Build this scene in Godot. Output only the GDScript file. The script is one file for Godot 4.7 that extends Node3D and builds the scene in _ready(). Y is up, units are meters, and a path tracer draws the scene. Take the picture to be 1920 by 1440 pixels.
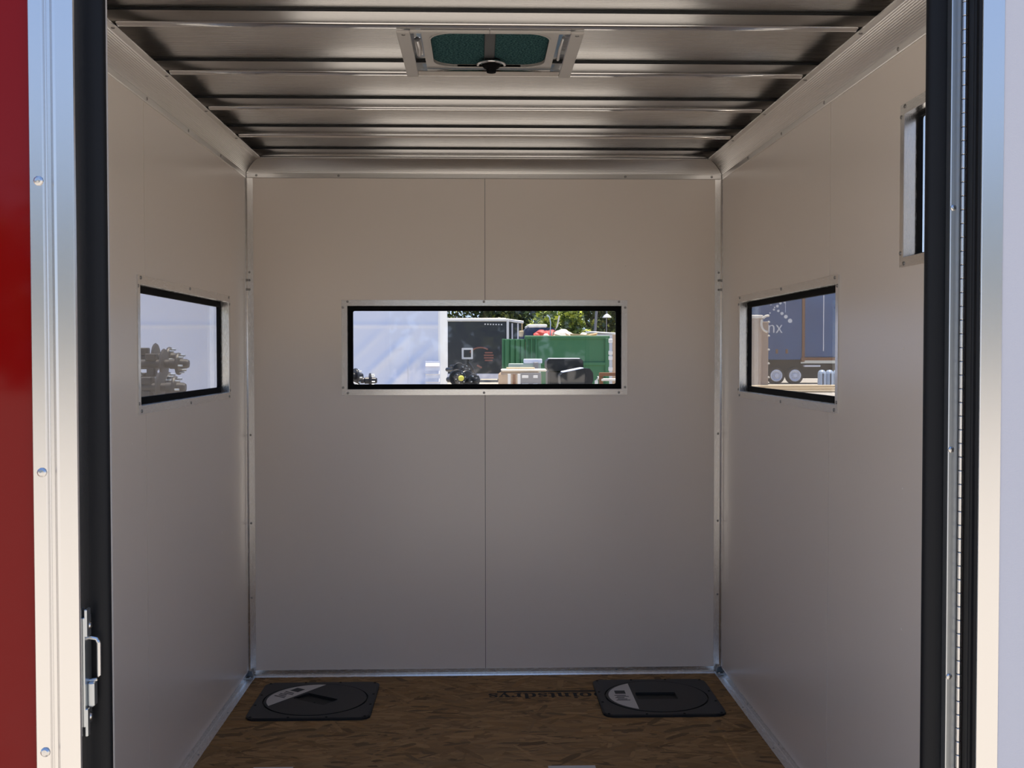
extends Node3D

# ------------------------------------------------------------------ mesh kit
class MB:
	var v := PackedVector3Array()
	var n := PackedVector3Array()
	var xf := Transform3D()

	func tri(a: Vector3, b: Vector3, c: Vector3, na: Vector3, nb: Vector3, nc: Vector3) -> void:
		if (c - a).cross(b - a).dot(na + nb + nc) < 0.0:
			var t := b; b = c; c = t
			t = nb; nb = nc; nc = t
		for p in [a, b, c]:
			v.append(xf * p)
		for q in [na, nb, nc]:
			n.append((xf.basis * q).normalized())

	func quad(a: Vector3, b: Vector3, c: Vector3, d: Vector3, m: Vector3) -> void:
		tri(a, b, c, m, m, m)
		tri(a, c, d, m, m, m)

	func box(lo: Vector3, hi: Vector3, bev := 0.0) -> MB:
		var c := (lo + hi) * 0.5
		var h := (hi - lo) * 0.5
		var b := minf(bev, minf(h.x, minf(h.y, h.z)) * 0.9)
		var axes: Array[Vector3] = [Vector3.RIGHT, Vector3.UP, Vector3.BACK]
		for i in 3:
			var j := (i + 1) % 3
			var k := (i + 2) % 3
			for s in [-1.0, 1.0]:
				var m: Vector3 = axes[i] * s
				var o: Vector3 = c + m * h[i]
				var u: Vector3 = axes[j] * (h[j] - b)
				var w: Vector3 = axes[k] * (h[k] - b)
				quad(o - u - w, o + u - w, o + u + w, o - u + w, m)
				if b > 0.0:
					for t in [-1.0, 1.0]:
						var m2: Vector3 = axes[j] * t
						var e1: Vector3 = c + m * h[i] + m2 * (h[j] - b)
						var e2: Vector3 = c + m * (h[i] - b) + m2 * h[j]
						quad(e1 - w, e1 + w, e2 + w, e2 - w, (m + m2).normalized())
		if b > 0.0:
			for sx in [-1.0, 1.0]:
				for sy in [-1.0, 1.0]:
					for sz in [-1.0, 1.0]:
						var m := Vector3(sx, sy, sz)
						var p := c + m * h
						var q := m.normalized()
						tri(p - Vector3(0, sy, sz) * b, p - Vector3(sx, 0, sz) * b, p - Vector3(sx, sy, 0) * b, q, q, q)
		return self

	# polygon in local XY swept along local Z
	func prism(poly: PackedVector2Array, z0: float, z1: float, smooth := false, mit0 := 0.0, mit1 := 0.0) -> MB:
		var cnt := poly.size()
		var area := 0.0
		for i in cnt:
			area += poly[i].cross(poly[(i + 1) % cnt])
		var sg := 1.0 if area > 0.0 else -1.0
		var en: Array[Vector2] = []
		for i in cnt:
			var d := (poly[(i + 1) % cnt] - poly[i]).normalized()
			en.append(Vector2(d.y, -d.x) * sg)
		for i in cnt:
			var j := (i + 1) % cnt
			var a := poly[i]
			var b := poly[j]
			var m0 := en[i]
			var m1 := en[i]
			if smooth:
				var pm := en[(i + cnt - 1) % cnt]
				var nm := en[j]
				if pm.dot(en[i]) > 0.7:
					m0 = (pm + en[i]).normalized()
				if nm.dot(en[i]) > 0.7:
					m1 = (nm + en[i]).normalized()
			var n0 := Vector3(m0.x, m0.y, 0)
			var n1 := Vector3(m1.x, m1.y, 0)
			var a0 := z0 + mit0 * a.x
			var b0 := z0 + mit0 * b.x
			var a1 := z1 - mit1 * a.x
			var b1 := z1 - mit1 * b.x
			tri(Vector3(a.x, a.y, a0), Vector3(b.x, b.y, b0), Vector3(b.x, b.y, b1), n0, n1, n1)
			tri(Vector3(a.x, a.y, a0), Vector3(b.x, b.y, b1), Vector3(a.x, a.y, a1), n0, n1, n0)
		var idx := Geometry2D.triangulate_polygon(poly)
		for t in range(0, idx.size(), 3):
			var p0 := poly[idx[t]]
			var p1 := poly[idx[t + 1]]
			var p2 := poly[idx[t + 2]]
			for s in 2:
				var z := z1 if s == 1 else z0
				var m := Vector3(0, 0, 1 if s == 1 else -1) * signf(z1 - z0)
				var k := mit0 if s == 0 else -mit1
				tri(Vector3(p0.x, p0.y, z + k * p0.x), Vector3(p1.x, p1.y, z + k * p1.x), Vector3(p2.x, p2.y, z + k * p2.x), m, m, m)
		return self

	# ring between two outlines of the same number of points
	func ring(outer: PackedVector2Array, inner: PackedVector2Array, z0: float, z1: float) -> MB:
		var cnt := outer.size()
		for i in cnt:
			var j := (i + 1) % cnt
			for s in 2:
				var z := z1 if s == 1 else z0
				var m := Vector3(0, 0, 1 if s == 1 else -1)
				quad(Vector3(outer[i].x, outer[i].y, z), Vector3(outer[j].x, outer[j].y, z), Vector3(inner[j].x, inner[j].y, z), Vector3(inner[i].x, inner[i].y, z), m)
			for k in 2:
				var pl := outer if k == 0 else inner
				if pl[i].is_equal_approx(pl[j]):
					continue
				var d := (pl[j] - pl[i]).normalized()
				var m := Vector3(d.y, -d.x, 0)
				var mid := (pl[i] + pl[j]) * 0.5
				var other := (inner[i] + inner[j] - outer[i] - outer[j]) * 0.5
				var out2 := -other if k == 0 else other
				if m.dot(Vector3(out2.x, out2.y, 0)) < 0:
					m = -m
				quad(Vector3(pl[i].x, pl[i].y, z0), Vector3(pl[j].x, pl[j].y, z0), Vector3(pl[j].x, pl[j].y, z1), Vector3(pl[i].x, pl[i].y, z1), m)
		return self

	# slab in local XY with rectangular holes
	func slab(x0: float, x1: float, y0: float, y1: float, z0: float, z1: float, holes: Array = []) -> MB:
		var xs := [x0, x1]
		var ys := [y0, y1]
		for h in holes:
			for x in [h[0], h[1]]:
				if x > x0 and x < x1 and not xs.has(x):
					xs.append(x)
			for y in [h[2], h[3]]:
				if y > y0 and y < y1 and not ys.has(y):
					ys.append(y)
		xs.sort()
		ys.sort()
		var solid := func(i: int, j: int) -> bool:
			if i < 0 or j < 0 or i >= xs.size() - 1 or j >= ys.size() - 1:
				return false
			var cx: float = (xs[i] + xs[i + 1]) * 0.5
			var cy: float = (ys[j] + ys[j + 1]) * 0.5
			for h in holes:
				if cx > h[0] and cx < h[1] and cy > h[2] and cy < h[3]:
					return false
			return true
		for i in xs.size() - 1:
			for j in ys.size() - 1:
				if not solid.call(i, j):
					continue
				var a: float = xs[i]
				var b: float = xs[i + 1]
				var c: float = ys[j]
				var d: float = ys[j + 1]
				quad(Vector3(a, c, z1), Vector3(b, c, z1), Vector3(b, d, z1), Vector3(a, d, z1), Vector3.BACK)
				quad(Vector3(a, c, z0), Vector3(b, c, z0), Vector3(b, d, z0), Vector3(a, d, z0), Vector3.FORWARD)
				if not solid.call(i - 1, j):
					quad(Vector3(a, c, z0), Vector3(a, d, z0), Vector3(a, d, z1), Vector3(a, c, z1), Vector3.LEFT)
				if not solid.call(i + 1, j):
					quad(Vector3(b, c, z0), Vector3(b, d, z0), Vector3(b, d, z1), Vector3(b, c, z1), Vector3.RIGHT)
				if not solid.call(i, j - 1):
					quad(Vector3(a, c, z0), Vector3(b, c, z0), Vector3(b, c, z1), Vector3(a, c, z1), Vector3.DOWN)
				if not solid.call(i, j + 1):
					quad(Vector3(a, d, z0), Vector3(b, d, z0), Vector3(b, d, z1), Vector3(a, d, z1), Vector3.UP)
		return self

	# profile of (radius, height) turned round local Y
	func lathe(prof: Array, seg := 16) -> MB:
		for i in prof.size() - 1:
			var p: Vector2 = prof[i]
			var q: Vector2 = prof[i + 1]
			var d := (q - p).normalized()
			var m := Vector2(d.y, -d.x)
			for k in seg:
				var a0 := TAU * k / seg
				var a1 := TAU * (k + 1) / seg
				var e0 := Vector3(cos(a0), 0, sin(a0))
				var e1 := Vector3(cos(a1), 0, sin(a1))
				var n0 := e0 * m.x + Vector3.UP * m.y
				var n1 := e1 * m.x + Vector3.UP * m.y
				var A := e0 * p.x + Vector3.UP * p.y
				var B := e1 * p.x + Vector3.UP * p.y
				var C := e1 * q.x + Vector3.UP * q.y
				var D := e0 * q.x + Vector3.UP * q.y
				if p.x > 1e-6:
					tri(A, B, C, n0, n1, n1)
				if q.x > 1e-6:
					tri(A, C, D, n0, n1, n0)
		return self

	func tube(pts: Array, r: float, seg := 8, r1 := -1.0) -> MB:
		var rings: Array = []
		for i in pts.size():
			var dir: Vector3 = (pts[mini(i + 1, pts.size() - 1)] - pts[maxi(i - 1, 0)]).normalized()
			var up := Vector3.UP if absf(dir.y) < 0.9 else Vector3.RIGHT
			var a := dir.cross(up).normalized()
			var b := dir.cross(a)
			var rr := r if r1 < 0.0 else lerpf(r, r1, float(i) / (pts.size() - 1))
			var rg: Array = []
			for k in seg:
				var e := a * cos(TAU * k / seg) + b * sin(TAU * k / seg)
				rg.append([pts[i] + e * rr, e])
			rings.append(rg)
		for i in pts.size() - 1:
			for k in seg:
				var l := (k + 1) % seg
				var A: Array = rings[i][k]
				var B: Array = rings[i][l]
				var C: Array = rings[i + 1][l]
				var D: Array = rings[i + 1][k]
				tri(A[0], B[0], C[0], A[1], B[1], C[1])
				tri(A[0], C[0], D[0], A[1], C[1], D[1])
		for e in [0, pts.size() - 1]:
			var m: Vector3 = (pts[e] - pts[1 if e == 0 else e - 1]).normalized()
			for k in seg:
				tri(pts[e], rings[e][k][0], rings[e][(k + 1) % seg][0], m, m, m)
		return self

	func mesh() -> ArrayMesh:
		var arr := []
		arr.resize(Mesh.ARRAY_MAX)
		arr[Mesh.ARRAY_VERTEX] = v
		arr[Mesh.ARRAY_NORMAL] = n
		var m := ArrayMesh.new()
		m.add_surface_from_arrays(Mesh.PRIMITIVE_TRIANGLES, arr)
		return m


func mb(t := Transform3D()) -> MB:
	var b := MB.new()
	b.xf = t
	return b


func rect_pts(x0: float, x1: float, y0: float, y1: float, r: float, per := 6) -> PackedVector2Array:
	var out := PackedVector2Array()
	var cs := [Vector2(x1 - r, y0 + r), Vector2(x1 - r, y1 - r), Vector2(x0 + r, y1 - r), Vector2(x0 + r, y0 + r)]
	for k in 4:
		for i in per + 1:
			var a := -PI / 2 + k * PI / 2 + PI / 2 * i / per
			var c: Vector2 = cs[k]
			out.append(c + Vector2(cos(a), sin(a)) * r)
	return out


func disc_pts(r: float, seg: int, c := Vector2.ZERO) -> PackedVector2Array:
	var out := PackedVector2Array()
	for i in seg:
		out.append(c + Vector2(cos(TAU * i / seg), sin(TAU * i / seg)) * r)
	return out


# ------------------------------------------------------------------ nodes
var used := {}


func numbered(called: String) -> String:
	if not used.has(called):
		used[called] = 0
		return called
	used[called] += 1
	return "%s_%03d" % [called, used[called]]


func part(called: String, m, mat: Material, parent: Node, at := Transform3D()) -> MeshInstance3D:
	var o := MeshInstance3D.new()
	o.mesh = m.mesh() if m is MB else m
	o.material_override = mat
	o.transform = at
	o.name = numbered(called) if parent == self else called
	if parent != self:
		var k := 0
		while parent.has_node(NodePath(String(o.name))):
			k += 1
			o.name = "%s_%03d" % [called, k]
	parent.add_child(o, true)
	return o


func tag(o: Node, label: String, category: String, group := "", kind := "") -> Node:
	o.set_meta("label", label)
	o.set_meta("category", category)
	if group != "":
		o.set_meta("group", group)
	if kind != "":
		o.set_meta("kind", kind)
	return o


func thing(called: String, label: String, category: String, at := Vector3.ZERO, turn := 0.0, group := "", kind := "") -> Node3D:
	var o := Node3D.new()
	o.name = numbered(called)
	add_child(o)
	o.position = at
	o.rotation.y = turn
	tag(o, label, category, group, kind)
	return o


# ------------------------------------------------------------------ materials
func lin(r: float, g: float, b: float) -> Color:
	return Color(r, g, b).linear_to_srgb()


func mat(c: Color, rough: float, metal := 0.0, spec := 0.5) -> StandardMaterial3D:
	var m := StandardMaterial3D.new()
	m.albedo_color = c
	m.roughness = rough
	m.metallic = metal
	m.metallic_specular = spec
	return m


func noise_tex(freq: float, seed_: int, as_normal := false, strength := 1.0, ramp: Gradient = null, size := 512, oct := 4) -> NoiseTexture2D:
	var f := FastNoiseLite.new()
	f.seed = seed_
	f.noise_type = FastNoiseLite.TYPE_SIMPLEX_SMOOTH
	f.frequency = freq
	f.fractal_octaves = oct
	var t := NoiseTexture2D.new()
	t.width = size
	t.height = size
	t.seamless = true
	t.noise = f
	t.as_normal_map = as_normal
	t.bump_strength = strength
	if ramp:
		t.color_ramp = ramp
	return t


func ramp2(a: Color, b: Color) -> Gradient:
	var g := Gradient.new()
	g.set_color(0, a)
	g.set_color(1, b)
	return g


func tri_map(m: StandardMaterial3D, scale_: Vector3, world := true) -> void:
	m.uv1_triplanar = true
	m.uv1_world_triplanar = world
	m.uv1_scale = scale_
	m.uv1_triplanar_sharpness = 4.0


var M := {}


func materials() -> void:
	var streak := noise_tex(0.02, 5, true, 1.2, null, 512, 3)
	var rough_n := noise_tex(0.03, 8, false, 1.0, ramp2(Color(0.65, 0.65, 0.65), Color(1, 1, 1)), 512, 3)
	var fine := noise_tex(0.08, 11, true, 2.0, null, 512, 3)
	# white inner lining: painted aluminium composite, semi gloss
	M.wall = mat(lin(0.895, 0.805, 0.725), 0.27, 0.0, 0.58)
	M.core = mat(lin(0.06, 0.055, 0.05), 0.8)
	# aluminium drawn along X, along Z and along Y
	for d in [["alu_x", Vector3(1.5, 50, 50)], ["alu_z", Vector3(50, 50, 1.5)], ["alu_y", Vector3(50, 1.5, 50)]]:
		var m := mat(lin(0.80, 0.785, 0.77), 0.30, 1.0)
		m.normal_enabled = true
		m.normal_texture = streak
		m.normal_scale = 0.10
		m.roughness_texture = rough_n
		tri_map(m, d[1])
		M[d[0]] = m
	M.sheet = M.alu_x.duplicate()
	M.sheet.roughness = 0.36
	M.sheet.albedo_color = lin(0.60, 0.59, 0.58)
	M.sheet.normal_scale = 0.07
	M.sheet.uv1_scale = Vector3(0.3, 26, 26)
	M.bow = M.alu_x.duplicate()
	M.bow.roughness = 0.15
	M.bow.albedo_color = lin(0.66, 0.65, 0.64)
	M.bow.normal_scale = 0.05
	M.jamb = mat(lin(0.72, 0.71, 0.705), 0.24, 1.0)
	M.cove = mat(lin(0.78, 0.765, 0.75), 0.30, 1.0)
	M.steel = mat(lin(0.62, 0.62, 0.63), 0.22, 1.0)
	M.screw = mat(lin(0.34, 0.33, 0.32), 0.4, 1.0)
	M.zinc = mat(lin(0.55, 0.58, 0.60), 0.35, 1.0)
	M.red = mat(lin(0.20, 0.003, 0.003), 0.06, 0.0, 0.33)
	M.rubber = mat(lin(0.005, 0.0055, 0.007), 0.5, 0.0, 0.35)
	M.gasket = mat(lin(0.008, 0.008, 0.009), 0.7, 0.0, 0.15)
	M.hatch = mat(lin(0.014, 0.015, 0.017), 0.5)
	M.hatch_dark = mat(lin(0.005, 0.005, 0.005), 0.6)
	M.paper = mat(lin(0.62, 0.60, 0.60), 0.55)
	M.ink = mat(lin(0.03, 0.035, 0.04), 0.6)
	M.stamp = mat(lin(0.022, 0.02, 0.02), 0.8)
	M.glass = mat(Color(lin(0.02, 0.03, 0.03), 0.06), 0.02)
	M.glass.transparency = BaseMaterial3D.TRANSPARENCY_ALPHA
	M.vent_white = mat(lin(0.52, 0.49, 0.46), 0.45)
	M.lens = mat(Color(lin(0.20, 0.28, 0.30), 0.35), 0.10)
	M.lens.transparency = BaseMaterial3D.TRANSPARENCY_ALPHA
	M.screen = mat(Color.WHITE, 0.8)
	M.screen.specular_mode = BaseMaterial3D.SPECULAR_DISABLED
	M.screen.albedo_texture = noise_tex(0.10, 41, false, 1.0, ramp2(lin(0.010, 0.028, 0.036), lin(0.12, 0.25, 0.24)), 512, 3)
	tri_map(M.screen, Vector3(3, 3, 3))
	M.screen.backlight_enabled = true
	M.screen.backlight = lin(0.026, 0.055, 0.065)
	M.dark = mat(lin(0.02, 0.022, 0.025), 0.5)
	M.door_white = mat(lin(0.56, 0.56, 0.605), 0.45)
	M.door_white.normal_enabled = true
	M.door_white.normal_texture = fine
	M.door_white.normal_scale = 0.35
	tri_map(M.door_white, Vector3(8, 8, 8))
	# floor
	M.osb = mat(Color.WHITE, 0.75)
	M.osb.albedo_texture = osb_texture()
	tri_map(M.osb, Vector3(0.82, 0.82, 0.82))
	# outdoors
	M.ground = mat(Color.WHITE, 0.95)
	M.ground.albedo_texture = noise_tex(0.02, 21, false, 1.0, ramp2(lin(0.405, 0.37, 0.315), lin(0.53, 0.485, 0.42)), 512, 5)
	M.ground.normal_enabled = true
	M.ground.normal_texture = fine
	tri_map(M.ground, Vector3(0.31, 0.31, 0.31))
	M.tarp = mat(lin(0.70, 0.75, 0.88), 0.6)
	M.hall_end_sunlit = mat(lin(0.93, 0.93, 0.92), 0.5)  # whiter than the tarp: sunlight on the end wall put into the colour
	M.tarp_slat = mat(lin(0.72, 0.72, 0.78), 0.5)
	M.trailer_dark = mat(lin(0.022, 0.026, 0.032), 0.35)
	M.white_paint = mat(lin(0.78, 0.77, 0.74), 0.4)
	M.orange = mat(lin(0.25, 0.11, 0.085), 0.5)
	M.green = mat(lin(0.048, 0.175, 0.075), 0.6)
	M.blue_dark = mat(lin(0.012, 0.022, 0.07), 0.3)
	M.blue_box = mat(Color.WHITE, 0.5)
	M.blue_box.albedo_texture = noise_tex(0.01, 31, false, 1.0, ramp2(lin(0.022, 0.075, 0.20), lin(0.042, 0.115, 0.27)), 256, 4)
	tri_map(M.blue_box, Vector3(0.12, 0.12, 0.12))
	M.logo = mat(lin(0.72, 0.73, 0.75), 0.5)
	M.rust = mat(lin(0.22, 0.10, 0.045), 0.8)
	M.tan = mat(lin(0.50, 0.36, 0.24), 0.7)
	M.tank = mat(lin(0.42, 0.31, 0.235), 0.7)
	M.grey = mat(lin(0.22, 0.22, 0.23), 0.6)
	M.olive = mat(lin(0.035, 0.03, 0.022), 0.8)
	M.drum = mat(lin(0.42, 0.52, 0.66), 0.35)
	M.drum_band = mat(lin(0.012, 0.016, 0.03), 0.5)
	M.axle = mat(lin(0.032, 0.028, 0.026), 0.5)
	M.axle_dark = mat(lin(0.015, 0.016, 0.022), 0.4)
	M.yellow = mat(lin(0.75, 0.70, 0.10), 0.5)
	M.black_plastic = mat(lin(0.007, 0.007, 0.008), 0.5)
	M.debris_red = mat(lin(0.65, 0.09, 0.08), 0.6)
	M.debris_white = mat(lin(0.75, 0.70, 0.62), 0.6)
	M.debris_wood = mat(lin(0.50, 0.36, 0.19), 0.8)
	M.lumber = mat(lin(0.62, 0.50, 0.33), 0.8)
	M.pale_green = mat(lin(0.36, 0.45, 0.40), 0.6)
	M.bark = mat(lin(0.07, 0.055, 0.04), 0.9)
	M.leaf = mat(Color.WHITE, 0.5)
	M.leaf.vertex_color_use_as_albedo = true
	M.leaf.backlight_enabled = true
	M.leaf.backlight = lin(0.10, 0.14, 0.02)


func osb_texture() -> ImageTexture:
	var rng := RandomNumberGenerator.new()
	rng.seed = 77
	var s := 1024
	var im := Image.create(s, s, false, Image.FORMAT_RGB8)
	im.fill(lin(0.26, 0.15, 0.062))
	for k in 3600:
		var cx := rng.randf() * s
		var cy := rng.randf() * s
		var a := rng.randfn(0.0, 0.55)
		var L := rng.randf_range(18, 60)
		var W := rng.randf_range(3, 12)
		var t := rng.randf()
		var l := rng.randf_range(0.75, 1.3)
		if rng.randf() < 0.08:
			l = 0.5
		var c := lin(lerpf(0.25, 0.33, t) * l, lerpf(0.135, 0.20, t) * l, lerpf(0.046, 0.088, t) * l)
		var d := Vector2(cos(a), sin(a))
		var e := Vector2(-d.y, d.x)
		for i in range(int(-L), int(L)):
			var lim := W * (1.0 - pow(absf(i) / L, 6.0))
			for j in range(int(-lim), int(lim)):
				var p := Vector2(cx, cy) + d * i + e * j
				im.set_pixel(posmod(int(p.x), s), posmod(int(p.y), s), c)
	return ImageTexture.create_from_image(im)


# ------------------------------------------------------------------ start
func _ready() -> void:
	var cam := Camera3D.new()
	cam.name = "camera"
	cam.fov = 37.622
	cam.near = 0.05
	cam.far = 400.0
	add_child(cam)
	cam.position = Vector3(-0.0284, 1.1525, 4.0347)
	cam.rotation_order = EULER_ORDER_YXZ
	cam.rotation = Vector3(-0.02664, -0.03036, -0.0010)
	cam.current = true

	var sun := DirectionalLight3D.new()
	sun.name = "sun"
	add_child(sun)
	sun.light_energy = 2.3
	sun.light_color = Color(1.0, 0.955, 0.88)
	sun.light_angular_distance = 0.55
	sun.shadow_enabled = true
	# the sun stands behind the trailer and to its right, high up
	var az := deg_to_rad(70.0)
	var el := deg_to_rad(82.0)
	var to_sun := Vector3(sin(az) * cos(el), sin(el), -cos(az) * cos(el))
	sun.look_at_from_position(to_sun * 50.0, Vector3.ZERO, Vector3.RIGHT)

	var env := Environment.new()
	env.background_mode = Environment.BG_SKY
	var sky_mat := ProceduralSkyMaterial.new()
	sky_mat.sky_top_color = lin(0.20, 0.34, 0.68)
	sky_mat.sky_horizon_color = lin(0.64, 0.80, 1.0)
	sky_mat.sky_curve = 0.16
	sky_mat.ground_horizon_color = lin(0.45, 0.43, 0.40)
	sky_mat.ground_bottom_color = lin(0.40, 0.38, 0.34)
	sky_mat.sky_energy_multiplier = 1.08
	var sky := Sky.new()
	sky.sky_material = sky_mat
	env.sky = sky
	env.background_energy_multiplier = 1.0
	env.tonemap_mode = Environment.TONE_MAPPER_LINEAR
	env.tonemap_exposure = 1.14
	env.sdfgi_enabled = true
	env.ssao_enabled = true
	env.ssil_enabled = true
	var we := WorldEnvironment.new()
	we.name = "surroundings"
	we.environment = env
	add_child(we)

	materials()
	build_shell()
	build_ceiling()
	build_trims()
	build_windows()
	build_door()
	build_vent()
	build_floor_things()
	build_yard()


const HW := 0.85      # half the inside width
const LEN := 2.44     # inside length
const TOP := 1.877    # underside of the roof sheet
const WIN_Y0 := 1.006
const WIN_Y1 := 1.345


func back_xf() -> Transform3D:
	return Transform3D(Basis(), Vector3.ZERO)


func left_xf() -> Transform3D:   # local x runs to the back (-Z), z into the room
	return Transform3D(Basis(Vector3(0, 0, -1), Vector3.UP, Vector3(1, 0, 0)), Vector3(-HW, 0, 0))


func right_xf() -> Transform3D:  # local x runs to the front (+Z), z into the room
	return Transform3D(Basis(Vector3(0, 0, 1), Vector3.UP, Vector3(-1, 0, 0)), Vector3(HW, 0, 0))


func screw_mesh(r := 0.0045, h := 0.0022) -> ArrayMesh:
	# round head standing along local Z
	var b := mb(Transform3D(Basis(Vector3.RIGHT, Vector3(0, 0, 1), Vector3(0, -1, 0)), Vector3.ZERO))
	b.lathe([Vector2(r, 0), Vector2(r * 0.92, h * 0.5), Vector2(r * 0.6, h * 0.9), Vector2(0, h)], 10)
	return b.mesh()


var SCREW: ArrayMesh
var SMALL: ArrayMesh
var BIG: ArrayMesh


func screw(parent: Node, base: Transform3D, x: float, y: float, z: float, m: ArrayMesh = null, material: Material = null) -> void:
	part("screw", m if m else SCREW, material if material else M.screw, parent, base * Transform3D(Basis(), Vector3(x, y, z)))


func build_shell() -> void:
	SCREW = screw_mesh()
	SMALL = screw_mesh(0.0033, 0.0012)
	BIG = screw_mesh(0.0068, 0.005)
	var g := 0.0008
	var f := 0.019
	# back wall: core with the window opening and two lining panels
	var hole_b := [-0.513 + f, 0.508 - f, WIN_Y0 + f, WIN_Y1 - f]
	var wb := part("wall_back", mb(back_xf()).slab(-HW - 0.034, HW + 0.034, -0.06, TOP + 0.05, -0.034, -0.003, [hole_b]), M.core, self)
	tag(wb, "white lined back wall of the trailer with the long centre window", "wall", "", "structure")
	part("panel", mb(back_xf()).slab(-HW, -0.002 - g, 0.0, TOP, -0.003, 0.0, [hole_b]), M.wall, wb)
	part("panel", mb(back_xf()).slab(-0.002 + g, HW, 0.0, TOP, -0.003, 0.0, [hole_b]), M.wall, wb)
	for p in [[-0.519, 1.465], [-0.517, 0.875], [-0.516, 0.576], [-0.516, 0.278], [0.503, 1.468], [0.504, 0.877], [0.505, 0.575], [0.505, 0.285]]:
		screw(wb, back_xf(), p[0], p[1], 0.0, SMALL, M.wall)
	# left wall
	var hole_l := [-1.287 + f, -0.272 - f, WIN_Y0 + f, WIN_Y1 - f]
	var wl := part("wall_left", mb(left_xf()).slab(-LEN, 0.0, -0.06, TOP + 0.05, -0.034, -0.003, [hole_l]), M.core, self)
	tag(wl, "white lined left wall of the trailer with one wide window", "wall", "", "structure")
	part("panel", mb(left_xf()).slab(-1.218 + 0.0018, 0.0, 0.0, TOP, -0.003, 0.0, [hole_l]), M.wall, wl)
	part("panel", mb(left_xf()).slab(-LEN, -1.218 - 0.0018, 0.0, TOP, -0.003, 0.0, [hole_l]), M.wall, wl)
	for p in [[0.797, 1.462], [0.805, 0.877], [0.801, 0.580], [1.33, 0.94], [0.80, 0.285], [0.40, 0.58]]:
		screw(wl, left_xf(), -p[0], p[1], 0.0, SMALL, M.wall)
	# right wall with the wide window and the small one by the door
	var hole_r := [0.266 + f, 1.316 - f, WIN_Y0 + f, WIN_Y1 - f]
	var hole_u := [1.713 + f, 2.16 - f, 1.33 + f, 1.665 - f]
	var wr := part("wall_right", mb(right_xf()).slab(0.0, LEN, -0.06, TOP + 0.05, -0.034, -0.003, [hole_r, hole_u]), M.core, self)
	tag(wr, "white lined right wall of the trailer with two windows", "wall", "", "structure")
	part("panel", mb(right_xf()).slab(0.0, 1.24 - 0.0018, 0.0, TOP, -0.003, 0.0, [hole_r]), M.wall, wr)
	part("panel", mb(right_xf()).slab(1.24 + 0.0018, LEN, 0.0, TOP, -0.003, 0.0, [hole_r, hole_u]), M.wall, wr)
	for p in [[0.818, 1.463], [1.732, 1.163], [1.733, 0.873], [0.422, 0.581], [0.453, 0.842], [1.733, 0.58]]:
		screw(wr, right_xf(), p[0], p[1], 0.0, SMALL, M.wall)
	# front wall with the doorway; red skin outside
	var hole_d := [-0.566, 0.62, -0.06, 1.80]
	var wf := part("wall_front", mb().slab(-HW - 0.05, HW + 0.05, -0.06, TOP + 0.05, LEN + 0.003, LEN + 0.052, [hole_d]), M.core, self)
	tag(wf, "front wall of the trailer with the doorway, glossy red outside", "wall", "", "structure")
	part("lining", mb().slab(-HW, HW, 0.0, TOP, LEN, LEN + 0.003, [hole_d]), M.wall, wf)
	part("red_skin", mb().slab(-0.91, 0.91, -0.20, TOP + 0.12, LEN + 0.052, LEN + 0.058, [[-0.60, 0.66, -0.06, 1.83]]), M.red, wf)
	# floor
	var fl := part("floor", mb().box(Vector3(-HW - 0.05, -0.06, -0.05), Vector3(HW + 0.05, 0.0, LEN + 0.05)), M.osb, self)
	tag(fl, "brown strand board floor of the trailer", "floor", "", "structure")
	var st := TextMesh.new()
	st.text = "pointsdrys"
	st.font_size = 32
	st.pixel_size = 0.00235
	st.depth = 0.0006
	var sf := SystemFont.new()
	sf.font_names = PackedStringArray(["Droid Serif"])
	sf.font_weight = 700
	st.font = sf
	# printed on the board, upside down as seen from the door
	part("stamp", st, M.stamp, fl, Transform3D(Basis(Vector3(-1, 0, 0), Vector3(0, 0, 1), Vector3(0, 1, 0)), Vector3(0.205, 0.0003, 0.262)))
	part("stamp", mb().slab(0.035, 0.38, 0.0, 0.014, 0.0, 0.0006), M.stamp, fl, Transform3D(Basis(Vector3(1, 0, 0), Vector3(0, 0, 1), Vector3(0, -1, 0)), Vector3(0, 0.0008, 0.212)))


const BOWS := [2.052, 1.642, 1.232, 0.830, 0.432, 0.046]
const VENT := [-0.172, 0.172, 1.262, 1.602]


func flat_xf(y: float) -> Transform3D:   # local x = X, local y = -Z, local z = up
	return Transform3D(Basis(Vector3.RIGHT, Vector3(0, 0, -1), Vector3.UP), Vector3(0, y, 0))


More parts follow.
